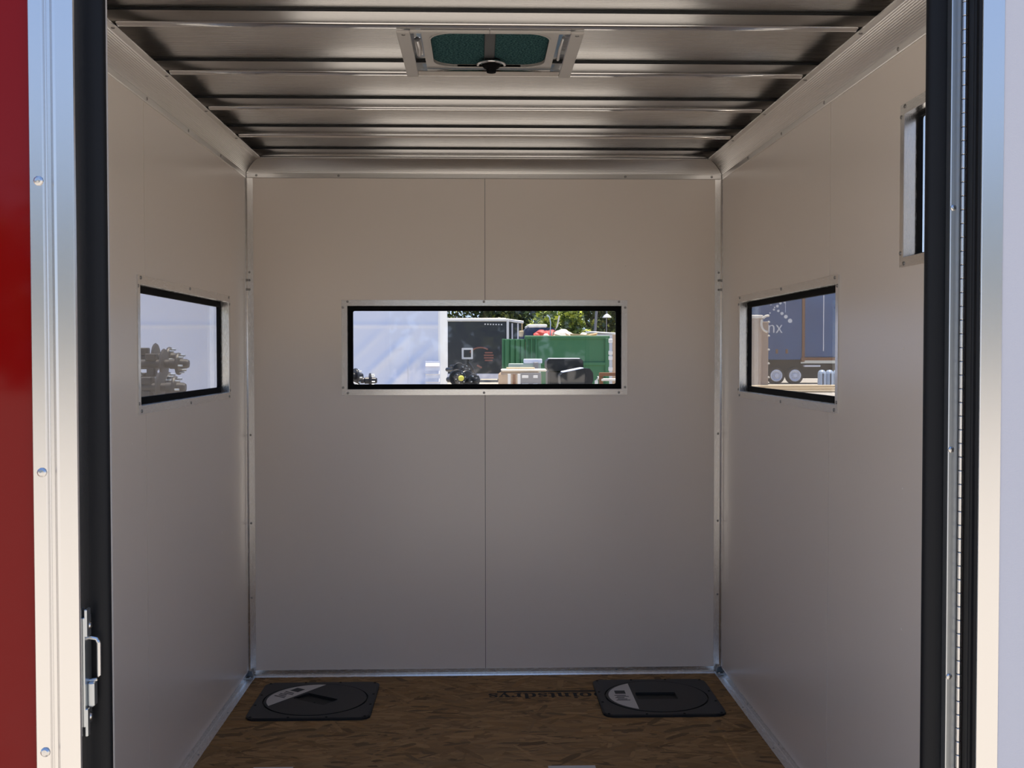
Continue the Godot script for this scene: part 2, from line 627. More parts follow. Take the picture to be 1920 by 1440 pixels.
func build_ceiling() -> void:
	var hole := [VENT[0], VENT[1], -VENT[3], -VENT[2]]
	var ce := part("ceiling", mb(flat_xf(0)).slab(-HW - 0.05, HW + 0.05, -LEN - 0.05, 0.05, TOP + 0.003, TOP + 0.045, [hole]), M.core, self)
	tag(ce, "bare aluminium ceiling with square cross bows and roof sheet", "ceiling", "", "structure")
	var edges := [LEN]
	for z in BOWS:
		edges.append(z)
	edges.append(0.0)
	for i in edges.size() - 1:
		var za: float = edges[i] - (0.012 if i > 0 else 0.0)
		var zb: float = edges[i + 1] - (0.012 if i < edges.size() - 2 else 0.0)
		if za - zb < 0.03:
			continue
		part("roof_sheet", mb(flat_xf(0)).slab(-HW, HW, -za + 0.001, -zb, TOP, TOP + 0.003, [hole]), M.sheet, ce)
	# square tubes: 21 mm wide, 37 mm deep, with rolled lower edges and a thin shadow gap above
	for z in BOWS:
		var prof := PackedVector2Array()
		var y0 := 1.840
		var y1 := TOP - 0.0065
		prof.append(Vector2(z, y1))
		for k in 4:
			var a := deg_to_rad(90.0 - 72.0 * k / 3)
			prof.append(Vector2(z - 0.004 + 0.004 * sin(a), y0 + 0.0075 - 0.004 * cos(a)))
		for k in 9:
			var a := deg_to_rad(15.0 - 14.0 * k / 8)
			prof.append(Vector2(z - 0.0205 + 0.062 * sin(a), y0 + 0.0015 + 0.062 * (1.0 - cos(a))))
		prof.append(Vector2(z - 0.0215, y0 + 0.004))
		prof.append(Vector2(z - 0.0215, y1))
		var t := Transform3D(Basis(Vector3(0, 0, 1), Vector3.UP, Vector3(-1, 0, 0)), Vector3.ZERO)
		part("roof_bow", mb(t).prism(prof, -HW, HW, true), M.bow, ce)
		# narrow hat on which the tube hangs from the sheet, coloured dark as shadow in the gap
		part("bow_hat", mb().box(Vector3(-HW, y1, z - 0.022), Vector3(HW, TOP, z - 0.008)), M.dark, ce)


func cove_profile() -> PackedVector2Array:
	# x = away from the wall, y = height; finely reeded hollow between two flat flanges
	var p := PackedVector2Array()
	p.append(Vector2(0.0, 1.776))
	p.append(Vector2(0.0030, 1.776))
	p.append(Vector2(0.0042, 1.7775))
	p.append(Vector2(0.0042, 1.7905))
	p.append(Vector2(0.0030, 1.7925))
	var a0 := Vector2(0.0032, 1.7935)
	var a1 := Vector2(0.0505, 1.8355)
	var bow := Vector2(-0.66, 0.75) * 0.004
	var n := 26
	for i in n + 1:
		var t := float(i) / n
		var q := a0.lerp(a1, t) + bow * 4.0 * t * (1.0 - t)
		p.append(q + Vector2(-0.66, 0.75) * (0.0004 if i % 2 == 0 else -0.0004))
	p.append(Vector2(0.0515, 1.8365))
	p.append(Vector2(0.066, 1.8365))
	p.append(Vector2(0.066, 1.8400))
	p.append(Vector2(0.0, 1.8400))
	return p


func build_trims() -> void:
	var prof := cove_profile()
	# long coves
	var lt := Transform3D(Basis(Vector3(1, 0, 0), Vector3.UP, Vector3(0, 0, 1)), Vector3(-HW, 0, 0))
	var cl := part("trim_1", mb(lt).prism(prof, 0.0012, LEN, false, 1.0, 0.0), M.cove, self)
	tag(cl, "reeded aluminium cove moulding along the top of the left wall", "moulding", "", "structure")
	var rt := Transform3D(Basis(Vector3(-1, 0, 0), Vector3.UP, Vector3(0, 0, -1)), Vector3(HW, 0, 0))
	var cr := part("trim_2", mb(rt).prism(prof, -LEN, -0.0012, false, 0.0, 1.0), M.cove, self)
	tag(cr, "reeded aluminium cove moulding along the top of the right wall", "moulding", "", "structure")
	var bt := Transform3D(Basis(Vector3(0, 0, 1), Vector3.UP, Vector3(-1, 0, 0)), Vector3.ZERO)
	var cb := part("trim_3", mb(bt).prism(prof, -HW + 0.0012, HW - 0.0012, false, 1.0, 1.0), M.cove, self)
	tag(cb, "aluminium cove moulding along the top of the back wall", "moulding", "", "structure")
	for z in [0.40, 0.80, 1.20, 1.70, 2.1]:
		screw(cl, left_xf(), -z, 1.785, 0.0042)
		screw(cr, right_xf(), z, 1.785, 0.0042)
	var down := Basis(Vector3.RIGHT, Vector3(0, 0, 1), Vector3.DOWN)
	for z in BOWS:
		for s in [-1.0, 1.0]:
			part("screw", SCREW, M.screw, cl if s < 0 else cr, Transform3D(down, Vector3(s * (HW - 0.059), 1.8365, z - 0.012)))
	for x in [-0.81, -0.52, 0.50, 0.81]:
		screw(cb, back_xf(), x, 1.785, 0.0042)
	# corner angles
	for s in [-1.0, 1.0]:
		var ang := PackedVector2Array([Vector2(0, 0), Vector2(0.027, 0), Vector2(0.027, 0.002), Vector2(0.007, 0.0035), Vector2(0.0035, 0.007), Vector2(0.002, 0.014), Vector2(0, 0.014)])
		if s > 0:
			for i in ang.size():
				ang[i].x = -ang[i].x
		var t := Transform3D(Basis(Vector3.RIGHT, Vector3(0, 0, 1), Vector3.DOWN), Vector3(s * HW, 0, 0))
		var co := part("trim_4" if s < 0 else "trim_5", mb(t).prism(ang, -1.777, -0.02), M.alu_y, self)
		tag(co, "upright aluminium angle in the back %s corner" % ("left" if s < 0 else "right"), "moulding", "", "structure")
		for y in [1.443, 1.415, 1.382, 0.865, 0.55, 0.283]:
			screw(co, back_xf(), s * (HW - 0.013), y, 0.002)
		for y in [1.415, 1.382]:
			# little sheet metal clips at the corner
			part("clip", mb().box(Vector3(s * (HW - 0.006) - 0.005, y - 0.004, 0.004), Vector3(s * (HW - 0.006) + 0.005, y + 0.004, 0.012), 0.001), M.screw, co)
	# base angles
	var base := PackedVector2Array([Vector2(0, 0), Vector2(0.027, 0), Vector2(0.027, 0.002), Vector2(0.004, 0.003), Vector2(0.003, 0.004), Vector2(0.002, 0.021), Vector2(0, 0.021)])
	var bb := part("baseboard_back", mb(bt).prism(base, -HW, HW), M.alu_x, self)
	tag(bb, "low aluminium angle where back wall meets the floor", "baseboard", "", "structure")
	var bl := part("baseboard_left", mb(lt).prism(base, 0.0, LEN), M.alu_z, self)
	tag(bl, "low aluminium angle where left wall meets the floor", "baseboard", "", "structure")
	var br := part("baseboard_right", mb(rt).prism(base, -LEN, 0.0), M.alu_z, self)
	tag(br, "low aluminium angle where right wall meets the floor", "baseboard", "", "structure")
	for x in [-0.42, 0.03, 0.47]:
		screw(bb, back_xf(), x, 0.013, 0.0023, SMALL)
	for z in [0.42, 0.80, 1.2]:
		screw(bl, left_xf(), -z, 0.013, 0.0023, SMALL)
		screw(br, right_xf(), z, 0.013, 0.0023, SMALL)
		for s in [-1.0, 1.0]:
			part("screw", SMALL, M.screw, bl if s < 0 else br, Transform3D(Basis(Vector3.RIGHT, Vector3(0, 0, -1), Vector3.UP), Vector3(s * (HW - 0.018), 0.0025, z)))
	# small bent corner brackets on the floor in both back corners
	for s in [-1.0, 1.0]:
		var k := thing("corner_bracket", "small bright bent metal bracket on the floor in the back %s corner" % ("left" if s < 0 else "right"), "bracket", Vector3(s * (HW - 0.012), 0.003, 0.014), 0, "corner brackets")
		part("plate", mb().box(Vector3(-0.013, 0, -0.004), Vector3(0.013, 0.002, 0.03), 0.0005), M.zinc, k)
		part("flap", mb(Transform3D(Basis.from_euler(Vector3(0.3, s * 0.6, 0)), Vector3(0, 0.0, 0.0))).box(Vector3(-0.011, 0, -0.002), Vector3(0.011, 0.022, 0.001), 0.0005), M.zinc, k)
		part("screw", SCREW, M.steel, k, Transform3D(Basis(Vector3.RIGHT, Vector3(0, 0, -1), Vector3.UP), Vector3(0, 0.002, 0.018)))


func window(called: String, label: String, base: Transform3D, x0: float, x1: float, y0: float, y1: float, along: StringName, screws_x: Array, screws_y: Array, g := 0.019) -> Node3D:
	var w := thing(called, label, "window", Vector3.ZERO, 0, "", "structure")
	var f := 0.019
	var o := [Vector2(x0, y0), Vector2(x1, y0), Vector2(x1, y1), Vector2(x0, y1)]
	var i := [Vector2(x0 + f, y0 + f), Vector2(x1 - f, y0 + f), Vector2(x1 - f, y1 - f), Vector2(x0 + f, y1 - f)]
	for k in 4:
		var l := (k + 1) % 4
		var along_m: Material = M[along] if k % 2 == 0 else M.alu_y
		part("frame_rail", mb(base).prism(PackedVector2Array([o[k], o[l], i[l], i[k]]), 0.0002, 0.003), along_m, w)
	# aluminium liner of the reveal
	var t := 0.002
	var a: Vector2 = i[0]
	var b: Vector2 = i[2]
	part("sill", mb(base).box(Vector3(a.x, a.y - 0.0005, -0.034), Vector3(b.x, a.y + t, 0.0028), 0.0006), M[along], w)
	part("head_liner", mb(base).box(Vector3(a.x, b.y - t, -0.034), Vector3(b.x, b.y + 0.0005, 0.0028), 0.0006), M[along], w)
	part("side_liner", mb(base).box(Vector3(a.x - 0.0005, a.y + t, -0.034), Vector3(a.x + t, b.y - t, 0.0028), 0.0006), M.alu_y, w)
	part("side_liner", mb(base).box(Vector3(b.x - t, a.y + t, -0.034), Vector3(b.x + 0.0005, b.y - t, 0.0028), 0.0006), M.alu_y, w)
	# black sash with rounded inner corners, and the pane
	part("sash", mb(base).ring(rect_pts(a.x + t, b.x - t, a.y + t, b.y - t, 0.001, 4), rect_pts(a.x + g, b.x - g, a.y + g, b.y - g, 0.006, 4), -0.034, -0.024), M.gasket, w)
	part("pane", mb(base).box(Vector3(a.x + g - 0.003, a.y + g - 0.003, -0.033), Vector3(b.x - g + 0.003, b.y - g + 0.003, -0.029)), M.glass, w)
	for sx in screws_x:
		for y in [y0 + 0.008, y1 - 0.006]:
			screw(w, base, sx, y, 0.003)
	for sy in screws_y:
		for x in [x0 + 0.005, x1 - 0.008]:
			screw(w, base, x, sy, 0.003)
	return w


func build_windows() -> void:
	window("window_1", "long low window in the back wall looking onto the yard", back_xf(), -0.513, 0.508, WIN_Y0, WIN_Y1, "alu_x", [-0.491, -0.006, 0.478], [1.033, 1.318])
	window("window_2", "low window in the left wall with a dark sash", left_xf(), -1.287, -0.272, WIN_Y0, WIN_Y1, "alu_z", [-1.262, -0.79, -0.292], [1.033, 1.318])
	window("window_3", "low window in the right wall near the back corner", right_xf(), 0.266, 1.316, WIN_Y0, WIN_Y1, "alu_z", [0.286, 0.80, 1.29], [1.033, 1.318])
	window("window_4", "small high window in the right wall beside the door hinge", right_xf(), 1.713, 2.16, 1.33, 1.665, "alu_z", [1.737, 2.14], [1.36, 1.64], 0.009)


func build_door() -> void:
	# left door jamb: grooved bright extrusion with round bolts, and the black bulb seal behind it
	var z := LEN + 0.058
	var jl := thing("trim_6", "bright grooved aluminium jamb on the left of the doorway", "door jamb", Vector3.ZERO, 0, "", "structure")
	var t := Transform3D(Basis(Vector3.RIGHT, Vector3(0, 0, -1), Vector3.UP), Vector3.ZERO)  # local y = -Z
	var pf := PackedVector2Array()
	for p in [[-0.6265, 2.4985], [-0.6265, 2.504], [-0.6250, 2.5058], [-0.6085, 2.5058], [-0.6070, 2.5048], [-0.6050, 2.5020], [-0.6030, 2.5000], [-0.5990, 2.4995], [-0.5965, 2.5015], [-0.5940, 2.5045], [-0.5900, 2.5057], [-0.5690, 2.5060], [-0.5668, 2.5050], [-0.5655, 2.5025], [-0.5655, 2.4600], [-0.568, 2.4600], [-0.568, 2.4985]]:
		pf.append(Vector2(p[0], -p[1]))
	part("jamb_profile", mb(t).prism(pf, -0.06, 1.80), M.jamb, jl)
	for y in [0.235, 0.615, 0.994, 1.384, 1.70]:
		screw(jl, Transform3D(), -0.6135, y, 2.5055, BIG, M.steel)
	var sl := PackedVector2Array()
	for p in [[-0.5655, 2.4640], [-0.5560, 2.4650], [-0.5480, 2.4640], [-0.5420, 2.4600], [-0.5400, 2.4540], [-0.5415, 2.4480], [-0.5460, 2.4440], [-0.5655, 2.4420]]:
		sl.append(Vector2(p[0], -p[1]))
	part("rubber_seal", mb(t).prism(sl, -0.0, 1.80, true), M.rubber, jl)
	part("edge_strip", mb().box(Vector3(-0.566, 0.0, 2.434), Vector3(-0.5435, 1.80, 2.4415), 0.001), M.vent_white, jl)
	# latch striker on the inner side of the left jamb
	var lk := thing("latch_striker", "galvanised latch striker bolted to the left door jamb", "latch", Vector3(-0.5655, 0.72, 2.483))
	part("base_plate", mb().box(Vector3(0.0, -0.075, -0.013), Vector3(0.003, 0.075, 0.015), 0.001), M.zinc, lk)
	part("keeper", mb().tube([Vector3(0.003, 0.044, -0.004), Vector3(0.013, 0.042, -0.004), Vector3(0.016, 0.036, -0.004), Vector3(0.016, -0.008, -0.004), Vector3(0.013, -0.014, -0.004), Vector3(0.003, -0.016, -0.004)], 0.003, 8), M.steel, lk)
	part("lug", mb().box(Vector3(0.003, -0.05, -0.010), Vector3(0.012, -0.016, 0.006), 0.002), M.zinc, lk)
	part("hook", mb().box(Vector3(0.002, 0.048, -0.002), Vector3(0.006, 0.086, 0.014), 0.001), M.zinc, lk)
	part("hook", mb().box(Vector3(0.002, -0.088, 0.004), Vector3(0.006, -0.050, 0.014), 0.001), M.zinc, lk)
	for y in [0.062, -0.064]:
		part("bolt", BIG, M.steel, lk, Transform3D(Basis(Vector3(0, 0, -1), Vector3.UP, Vector3(1, 0, 0)), Vector3(0.003, y, 0.0)))
	# right jamb with seal and hinge leaf
	var jr := thing("trim_7", "grey hinge jamb on the right of the doorway with black seal", "door jamb", Vector3.ZERO, 0, "", "structure")
	var sr := PackedVector2Array()
	for p in [[0.622, 2.4860], [0.6120, 2.4870], [0.6035, 2.4850], [0.5975, 2.4800], [0.5960, 2.4740], [0.5975, 2.4680], [0.6020, 2.4640], [0.622, 2.4620]]:
		sr.append(Vector2(p[0], -p[1]))
	part("rubber_seal", mb(t).prism(sr, 0.0, 1.80, true), M.rubber, jr)
	part("edge_strip", mb().box(Vector3(0.6045, 0.0, 2.452), Vector3(0.622, 1.80, 2.4615), 0.001), M.vent_white, jr)
	part("jamb_profile", mb().box(Vector3(0.6195, -0.06, 2.4865), Vector3(0.634, 1.80, 2.503), 0.001), M.zinc, jr)
	for y in [0.33, 0.705, 1.02, 1.352, 1.66]:
		screw(jr, Transform3D(), 0.6235, y, 2.503, SCREW, M.steel)
	# the open door, folded back flat against the front wall
	var d := thing("door_1", "open entry door folded back on the right, white inside", "door", Vector3(0.634, 0, 2.51), 0, "", "structure")
	part("slab", mb().box(Vector3(0.008, -0.03, 0.002), Vector3(1.19, 1.80, 0.0375), 0.001), M.white_paint, d)
	part("edge_seal", mb().box(Vector3(0.0035, -0.03, 0.004), Vector3(0.008, 1.80, 0.0385), 0.0015), M.rubber, d)
	part("edge_seal", mb().tube([Vector3(0.0045, -0.03, 0.026), Vector3(0.0045, 1.80, 0.026)], 0.004, 10), M.rubber, d)
	part("door_frame", mb().box(Vector3(0.008, -0.03, 0.0375), Vector3(0.0372, 1.80, 0.0400), 0.0008), M.jamb, d)
	part("inner_panel", mb().box(Vector3(0.0372, 0.0, 0.037), Vector3(1.15, 1.77, 0.0388), 0.0004), M.door_white, d)
	var hg := part("hinge", mb().tube([Vector3(0.0005, -0.03, 0.0), Vector3(0.0005, 1.80, 0.0)], 0.0018, 8), M.screw, d)
	var kn := mb().lathe([Vector2(0.0, 0), Vector2(0.0030, 0), Vector2(0.0034, 0.0006), Vector2(0.0034, 0.0172), Vector2(0.0030, 0.0178), Vector2(0, 0.0178)], 10).mesh()
	for k in 97:
		part("knuckle", kn, M.steel, hg, Transform3D(Basis(), Vector3(0.0005, -0.02 + k * 0.01875, 0.0)))


func build_vent() -> void:
	var v := thing("roof_vent", "square roof vent with smoked lid and crank knob in the ceiling", "vent", Vector3(0, 1.84, 1.43))
	var zn := 1.618 - 1.43
	var zf := 1.236 - 1.43
	# trim rails level with the bows
	for s in [-1.0, 1.0]:
		part("trim_rail", mb().box(Vector3(s * 0.186 - 0.014, -0.006, zf), Vector3(s * 0.186 + 0.014, 0.0, zn), 0.001), M.vent_white, v)
		part("rail_screw", SCREW, M.screw, v, Transform3D(Basis(Vector3.RIGHT, Vector3(0, 0, 1), Vector3.DOWN), Vector3(s * 0.186, -0.006, zn - 0.015)))
	part("trim_rail", mb().box(Vector3(-0.172, -0.004, zn - 0.012), Vector3(-0.002, 0.002, zn), 0.001), M.vent_white, v)
	part("trim_rail", mb().box(Vector3(-0.001, -0.004, zn - 0.012), Vector3(0.172, 0.002, zn), 0.001), M.vent_white, v)
	part("trim_rail", mb().box(Vector3(-0.172, -0.003, zf), Vector3(0.172, 0.003, zf + 0.045), 0.001), M.bow, v)
	# inner garnish with a rounded opening
	var t := Transform3D(Basis(Vector3.RIGHT, Vector3(0, 0, 1), Vector3.DOWN), Vector3(0, 0.008, 0))   # local z down
	part("garnish", mb(t).ring(rect_pts(-0.150, 0.150, -0.155, 0.172, 0.004, 8), rect_pts(-0.131, 0.131, -0.138, 0.150, 0.055, 8), -0.003, 0.002), M.vent_white, v)
	part("garnish_lip", mb(t).ring(rect_pts(-0.134, 0.134, -0.141, 0.153, 0.057, 8), rect_pts(-0.131, 0.131, -0.138, 0.150, 0.055, 8), -0.0035, 0.004), M.vent_white, v)
	# shaft through the roof
	part("shaft", mb(t).ring(rect_pts(-0.172, 0.172, -0.168, 0.172, 0.002, 2), rect_pts(-0.166, 0.166, -0.162, 0.166, 0.002, 2), -0.10, -0.028), M.vent_white, v)
	part("lid", mb().box(Vector3(-0.165, 0.098, -0.165), Vector3(0.165, 0.101, 0.165)), M.lens, v)
	part("screen", mb().box(Vector3(-0.142, 0.0120, -0.147), Vector3(0.142, 0.0135, 0.160)), M.screen, v)
	part("crossbar", mb().box(Vector3(-0.012, 0.007, -0.147), Vector3(0.012, 0.012, 0.160), 0.001), M.dark, v)
	# crank knob at the far side
	var k := mb(Transform3D(Basis(Vector3.RIGHT, Vector3.DOWN, Vector3.FORWARD), Vector3(0.005, 0.008, -0.098)))
	k.lathe([Vector2(0.021, -0.012), Vector2(0.022, 0.0), Vector2(0.021, 0.012), Vector2(0.017, 0.016), Vector2(0.012, 0.017), Vector2(0.011, 0.026), Vector2(0.0, 0.028)], 20)
	part("crank_knob", k, M.gasket, v)
	var arc := []
	for i in 15:
		var a := deg_to_rad(-100.0 + 200.0 * i / 14)
		arc.append(Vector3(0.005 + sin(a) * 0.032, 0.002, -0.098 + cos(a) * 0.032))
	part("knob_guard", mb().tube(arc, 0.0038, 8), M.steel, v)
	# lift brackets in the side slots
	part("bracket", mb().box(Vector3(-0.168, 0.004, -0.03), Vector3(-0.152, 0.010, 0.10), 0.002), M.steel, v)
	part("bracket", mb().tube([Vector3(-0.160, 0.002, 0.11), Vector3(-0.158, 0.0, 0.05), Vector3(-0.162, 0.004, -0.02)], 0.006, 8), M.steel, v)
	part("bracket", mb().tube([Vector3(0.160, 0.002, 0.13), Vector3(0.158, 0.0, 0.05), Vector3(0.161, 0.004, -0.06)], 0.0035, 8), M.steel, v)


func seg_pts(r: float, chord: float, n := 16) -> PackedVector2Array:
	# the part of a disc left of x = -chord
	var out := PackedVector2Array()
	var a := acos(chord / r)
	for i in n + 1:
		var t := PI - a + 2.0 * a * i / n
		out.append(Vector2(cos(t), sin(t)) * r)
	return out


func by_angle(hx: float, hy: float, r: float, n: int) -> PackedVector2Array:
	# rounded rectangle sampled along n rays from its middle
	var out := PackedVector2Array()
	for i in n:
		var a := TAU * i / n
		var d := Vector2(cos(a), sin(a))
		var t := 1.0 / maxf(absf(d.x) / hx, absf(d.y) / hy)
		var p := d * t
		var c := Vector2(signf(d.x) * (hx - r), signf(d.y) * (hy - r))
		if absf(p.x) > hx - r and absf(p.y) > hy - r:
			var b := d.dot(c)
			t = b + sqrt(maxf(0.0, b * b - c.length_squared() + r * r))
			p = d * t
		out.append(p)
	return out


func hatch(label: String, at: Vector3, turn: float) -> Node3D:
	var h := thing("floor_hatch", label, "hatch", at, 0, "floor hatches")
	var up := Transform3D(Basis(Vector3.RIGHT, Vector3(0, 0, -1), Vector3.UP), Vector3.ZERO)  # local y = -Z, z up
	var n := 96
	var circle := disc_pts(0.173, n)
	part("base_plate", mb(up).ring(by_angle(0.197, 0.197, 0.035, n), circle, 0.0, 0.007), M.hatch, h)
	part("rim", mb(up).ring(by_angle(0.193, 0.193, 0.033, n), circle, 0.007, 0.0085), M.hatch, h)
	part("well", mb(up).prism(disc_pts(0.175, 48), 0.0, 0.0012), M.hatch_dark, h)
	var lid_t := Transform3D(Basis(Vector3.UP, turn), Vector3.ZERO) * up
	var ro := disc_pts(0.168, n)
	var ri := by_angle(0.067, 0.037, 0.006, n)
	var lid := part("lid", mb(lid_t).ring(ro, ri, 0.0, 0.0095), M.hatch, h)
	part("pocket", mb(lid_t).prism(PackedVector2Array([Vector2(-0.07, -0.04), Vector2(0.07, -0.04), Vector2(0.07, 0.04), Vector2(-0.07, 0.04)]), 0.0012, 0.002), M.hatch_dark, lid)
	part("grip", mb(lid_t).box(Vector3(-0.066, -0.036, 0.001), Vector3(0.02, -0.024, 0.0085), 0.001), M.hatch_dark, lid)
	var lab := part("sticker", mb(lid_t).prism(seg_pts(0.160, 0.078), 0.0096, 0.0101), M.paper, lid)
	lab.set_meta("label", "pale printed sticker")
	for k in 5:
		part("print", mb(lid_t).box(Vector3(-0.140 + 0.006 * (k % 2), -0.050 + k * 0.013, 0.0101), Vector3(-0.094 - 0.008 * (k % 3), -0.044 + k * 0.013, 0.0104)), M.ink, lid)
	part("print", mb(lid_t).box(Vector3(-0.135, 0.022, 0.0101), Vector3(-0.100, 0.058, 0.0104)), M.ink, lid)
	for p in [[-0.18, -0.18], [0.18, -0.18], [0.18, 0.18], [-0.18, 0.18], [-0.06, 0.187], [0.06, 0.187], [-0.06, -0.187], [0.06, -0.187], [-0.187, 0.05], [0.187, 0.05], [-0.187, -0.06], [0.187, -0.06]]:
		part("screw", SCREW, M.hatch_dark, h, up * Transform3D(Basis(), Vector3(p[0], p[1], 0.0085)))
	return h


func build_floor_things() -> void:
	hatch("black floor hatch in the back left corner, its sticker and grip turned askew", Vector3(-0.568, 0, 0.306), deg_to_rad(-34.0))
	hatch("black floor hatch in the back right corner with a straight grip slot", Vector3(0.567, 0, 0.309), 0.0)
	# two printed sheets lying further forward on the floor
	var p1 := part("paper_sheet", mb().box(Vector3(-0.055, 0, 0), Vector3(0.055, 0.0008, 0.14)), M.paper, self, Transform3D(Basis(), Vector3(-0.60, 0.0005, 0.901)))
	tag(p1, "white paper sheet lying flat on the floor, left of centre", "paper")
	var p2 := part("paper_sheet", mb().box(Vector3(-0.066, 0, 0), Vector3(0.066, 0.0008, 0.14)), M.paper, self, Transform3D(Basis(), Vector3(0.232, 0.0005, 0.917)))
	tag(p2, "white paper sheet lying flat on the floor, right of centre", "paper")


# ------------------------------------------------------------------ the yard
const GY := -0.5
const EYE := Vector3(-0.0284, 1.1525, 4.0347)


func build_yard() -> void:
	var gr := part("ground", mb().box(Vector3(-140, GY - 0.3, -160), Vector3(140, GY, 120)), M.ground, self)
	tag(gr, "pale gravel yard in bright sun", "ground", "", "structure")
	build_trailer_under()
	build_tarp_hall()
	build_axles()
	build_mid()
	build_far()
	build_trees()


func build_trailer_under() -> void:
	var u := thing("trailer_chassis", "steel chassis with wheels under the trailer floor", "chassis", Vector3(0, GY, 1.2), 0, "", "structure")
	for s in [-1.0, 1.0]:
		part("beam", mb().box(Vector3(s * 0.8 - 0.04, 0.30, -1.4), Vector3(s * 0.8 + 0.04, 0.439, 1.25), 0.005), M.axle_dark, u)
		var t := Transform3D(Basis(Vector3(0, 1, 0), Vector3(-1, 0, 0), Vector3(0, 0, 1)), Vector3(s * 1.05, 0.33, 0.0))
		part("wheel", mb(t).lathe([Vector2(0, -0.09), Vector2(0.2, -0.09), Vector2(0.31, -0.08), Vector2(0.33, -0.05), Vector2(0.33, 0.05), Vector2(0.31, 0.08), Vector2(0.2, 0.09), Vector2(0, 0.09)], 28), M.rubber, u)
	part("axle", mb().tube([Vector3(-1.05, 0.33, 0), Vector3(1.05, 0.33, 0)], 0.03), M.axle_dark, u)


func build_tarp_hall() -> void:
	# long white fabric hall whose near side closes the left of the view
	var h := thing("fabric_hall", "long white fabric hall filling the view left of the yard", "building", Vector3(0, GY, -20))
	var ht := 4.2
	var rng := RandomNumberGenerator.new()
	rng.seed = 4
	var b := mb()
	var x0 := -16.0
	var x1 := -0.83
	var nx := 300
	var ny := 64
	var fz := func(x: float, y: float) -> float:
		# slack panels between battens, with slanting pulled folds
		var z := 0.0
		var bay := fposmod(x + 1.47, 2.55) / 2.55
		z += 0.012 * sin(bay * PI)
		if x > -3.0:
			z += 0.02 * exp(-pow((x + 1.47) / 0.05, 2.0))
		var u := (x * 0.72 + y * 0.69)
		var w := exp(-pow((x + 1.75 + (y - 1.7) * 0.2) / 0.75, 2.0)) * smoothstep(2.6, 1.2, y)
		z += 0.075 * w * pow(0.5 + 0.5 * sin((x - y * 0.85) * 9.0 + sin(y * 2.0)), 3.0)
		z += 0.010 * sin((x - y * 0.9) * 5.0 + 1.0) * smoothstep(3.0, 1.0, y)
		z += 0.02 * exp(-pow((y - 2.28) / 0.05, 2.0))
		z += 0.006 * sin(u * 3.0)
		if x > -1.5:
			z += 0.02 * sin(x * 24.0) * smoothstep(1.9, 1.0, y)
		return z
	for i in nx:
		for j in ny:
			var q := []
			for d in [[0, 0], [1, 0], [1, 1], [0, 1]]:
				var x := lerpf(x0, x1, pow(float(i + d[0]) / nx, 0.6))
				var y := ht * float(j + d[1]) / ny
				var z: float = fz.call(x, y)
				var nn := Vector3(-(fz.call(x + 0.01, y) - z) / 0.01, -(fz.call(x, y + 0.01) - z) / 0.01, 1.0).normalized()
				q.append([Vector3(x, y, z), nn])
			b.tri(q[0][0], q[1][0], q[2][0], q[0][1], q[1][1], q[2][1])
			b.tri(q[0][0], q[2][0], q[3][0], q[0][1], q[2][1], q[3][1])
	part("fabric_front", b, M.tarp, h)
	part("fabric_end", mb().box(Vector3(-0.87, 0, -5.4), Vector3(-0.82, ht, 0.03), 0.01), M.hall_end_sunlit, h)  # sunlit look of this end comes from its whiter colour
	part("roof", mb().box(Vector3(x0, ht, -5.4), Vector3(-0.82, ht + 0.12, 0.06), 0.03), M.tarp, h)
	part("fabric_back", mb().box(Vector3(x0, 0, -5.45), Vector3(-0.82, ht, -5.4)), M.tarp, h)
	part("fabric_end", mb().box(Vector3(x0 - 0.05, 0, -5.4), Vector3(x0, ht, 0.03)), M.tarp, h)
	# pale slatted panel leaning on the hall
	var s := thing("slatted_panel", "pale lavender slatted panel at the right foot of the white hall", "panel", Vector3(-0.98, GY, -19.75))
	part("back_board", mb().box(Vector3(-0.15, 0.0, -0.03), Vector3(0.15, 1.50, -0.01), 0.003), M.tarp, s)
	for k in 9:
		part("slat", mb(Transform3D(Basis(Vector3.RIGHT, -0.5), Vector3(0, 0.10 + k * 0.166, 0.0))).box(Vector3(-0.15, -0.045, -0.012), Vector3(0.15, 0.045, 0.012), 0.004), M.tarp_slat, s)


func hub(parent: Node, at: Vector3, s: float, dark: Material) -> void:
	# wheel hub turned towards +X at the end of an axle
	var t := Transform3D(Basis(Vector3(0, -1, 0), Vector3(1, 0, 0), Vector3(0, 0, 1)).scaled_local(Vector3.ONE * s), at)
	var hb := part("hub", mb(t).lathe([Vector2(0.03, -0.12), Vector2(0.05, -0.11), Vector2(0.05, -0.05), Vector2(0.105, -0.045), Vector2(0.11, -0.03), Vector2(0.105, -0.015), Vector2(0.05, -0.01), Vector2(0.045, 0.05), Vector2(0.035, 0.07), Vector2(0.0, 0.072)], 18), dark, parent)
	for k in 6:
		var a := TAU * k / 6 + 0.3
		part("stud", mb(t).tube([Vector3(cos(a) * 0.085, -0.02, sin(a) * 0.085), Vector3(cos(a) * 0.085, 0.03, sin(a) * 0.085)], 0.011, 6), M.zinc, hb)


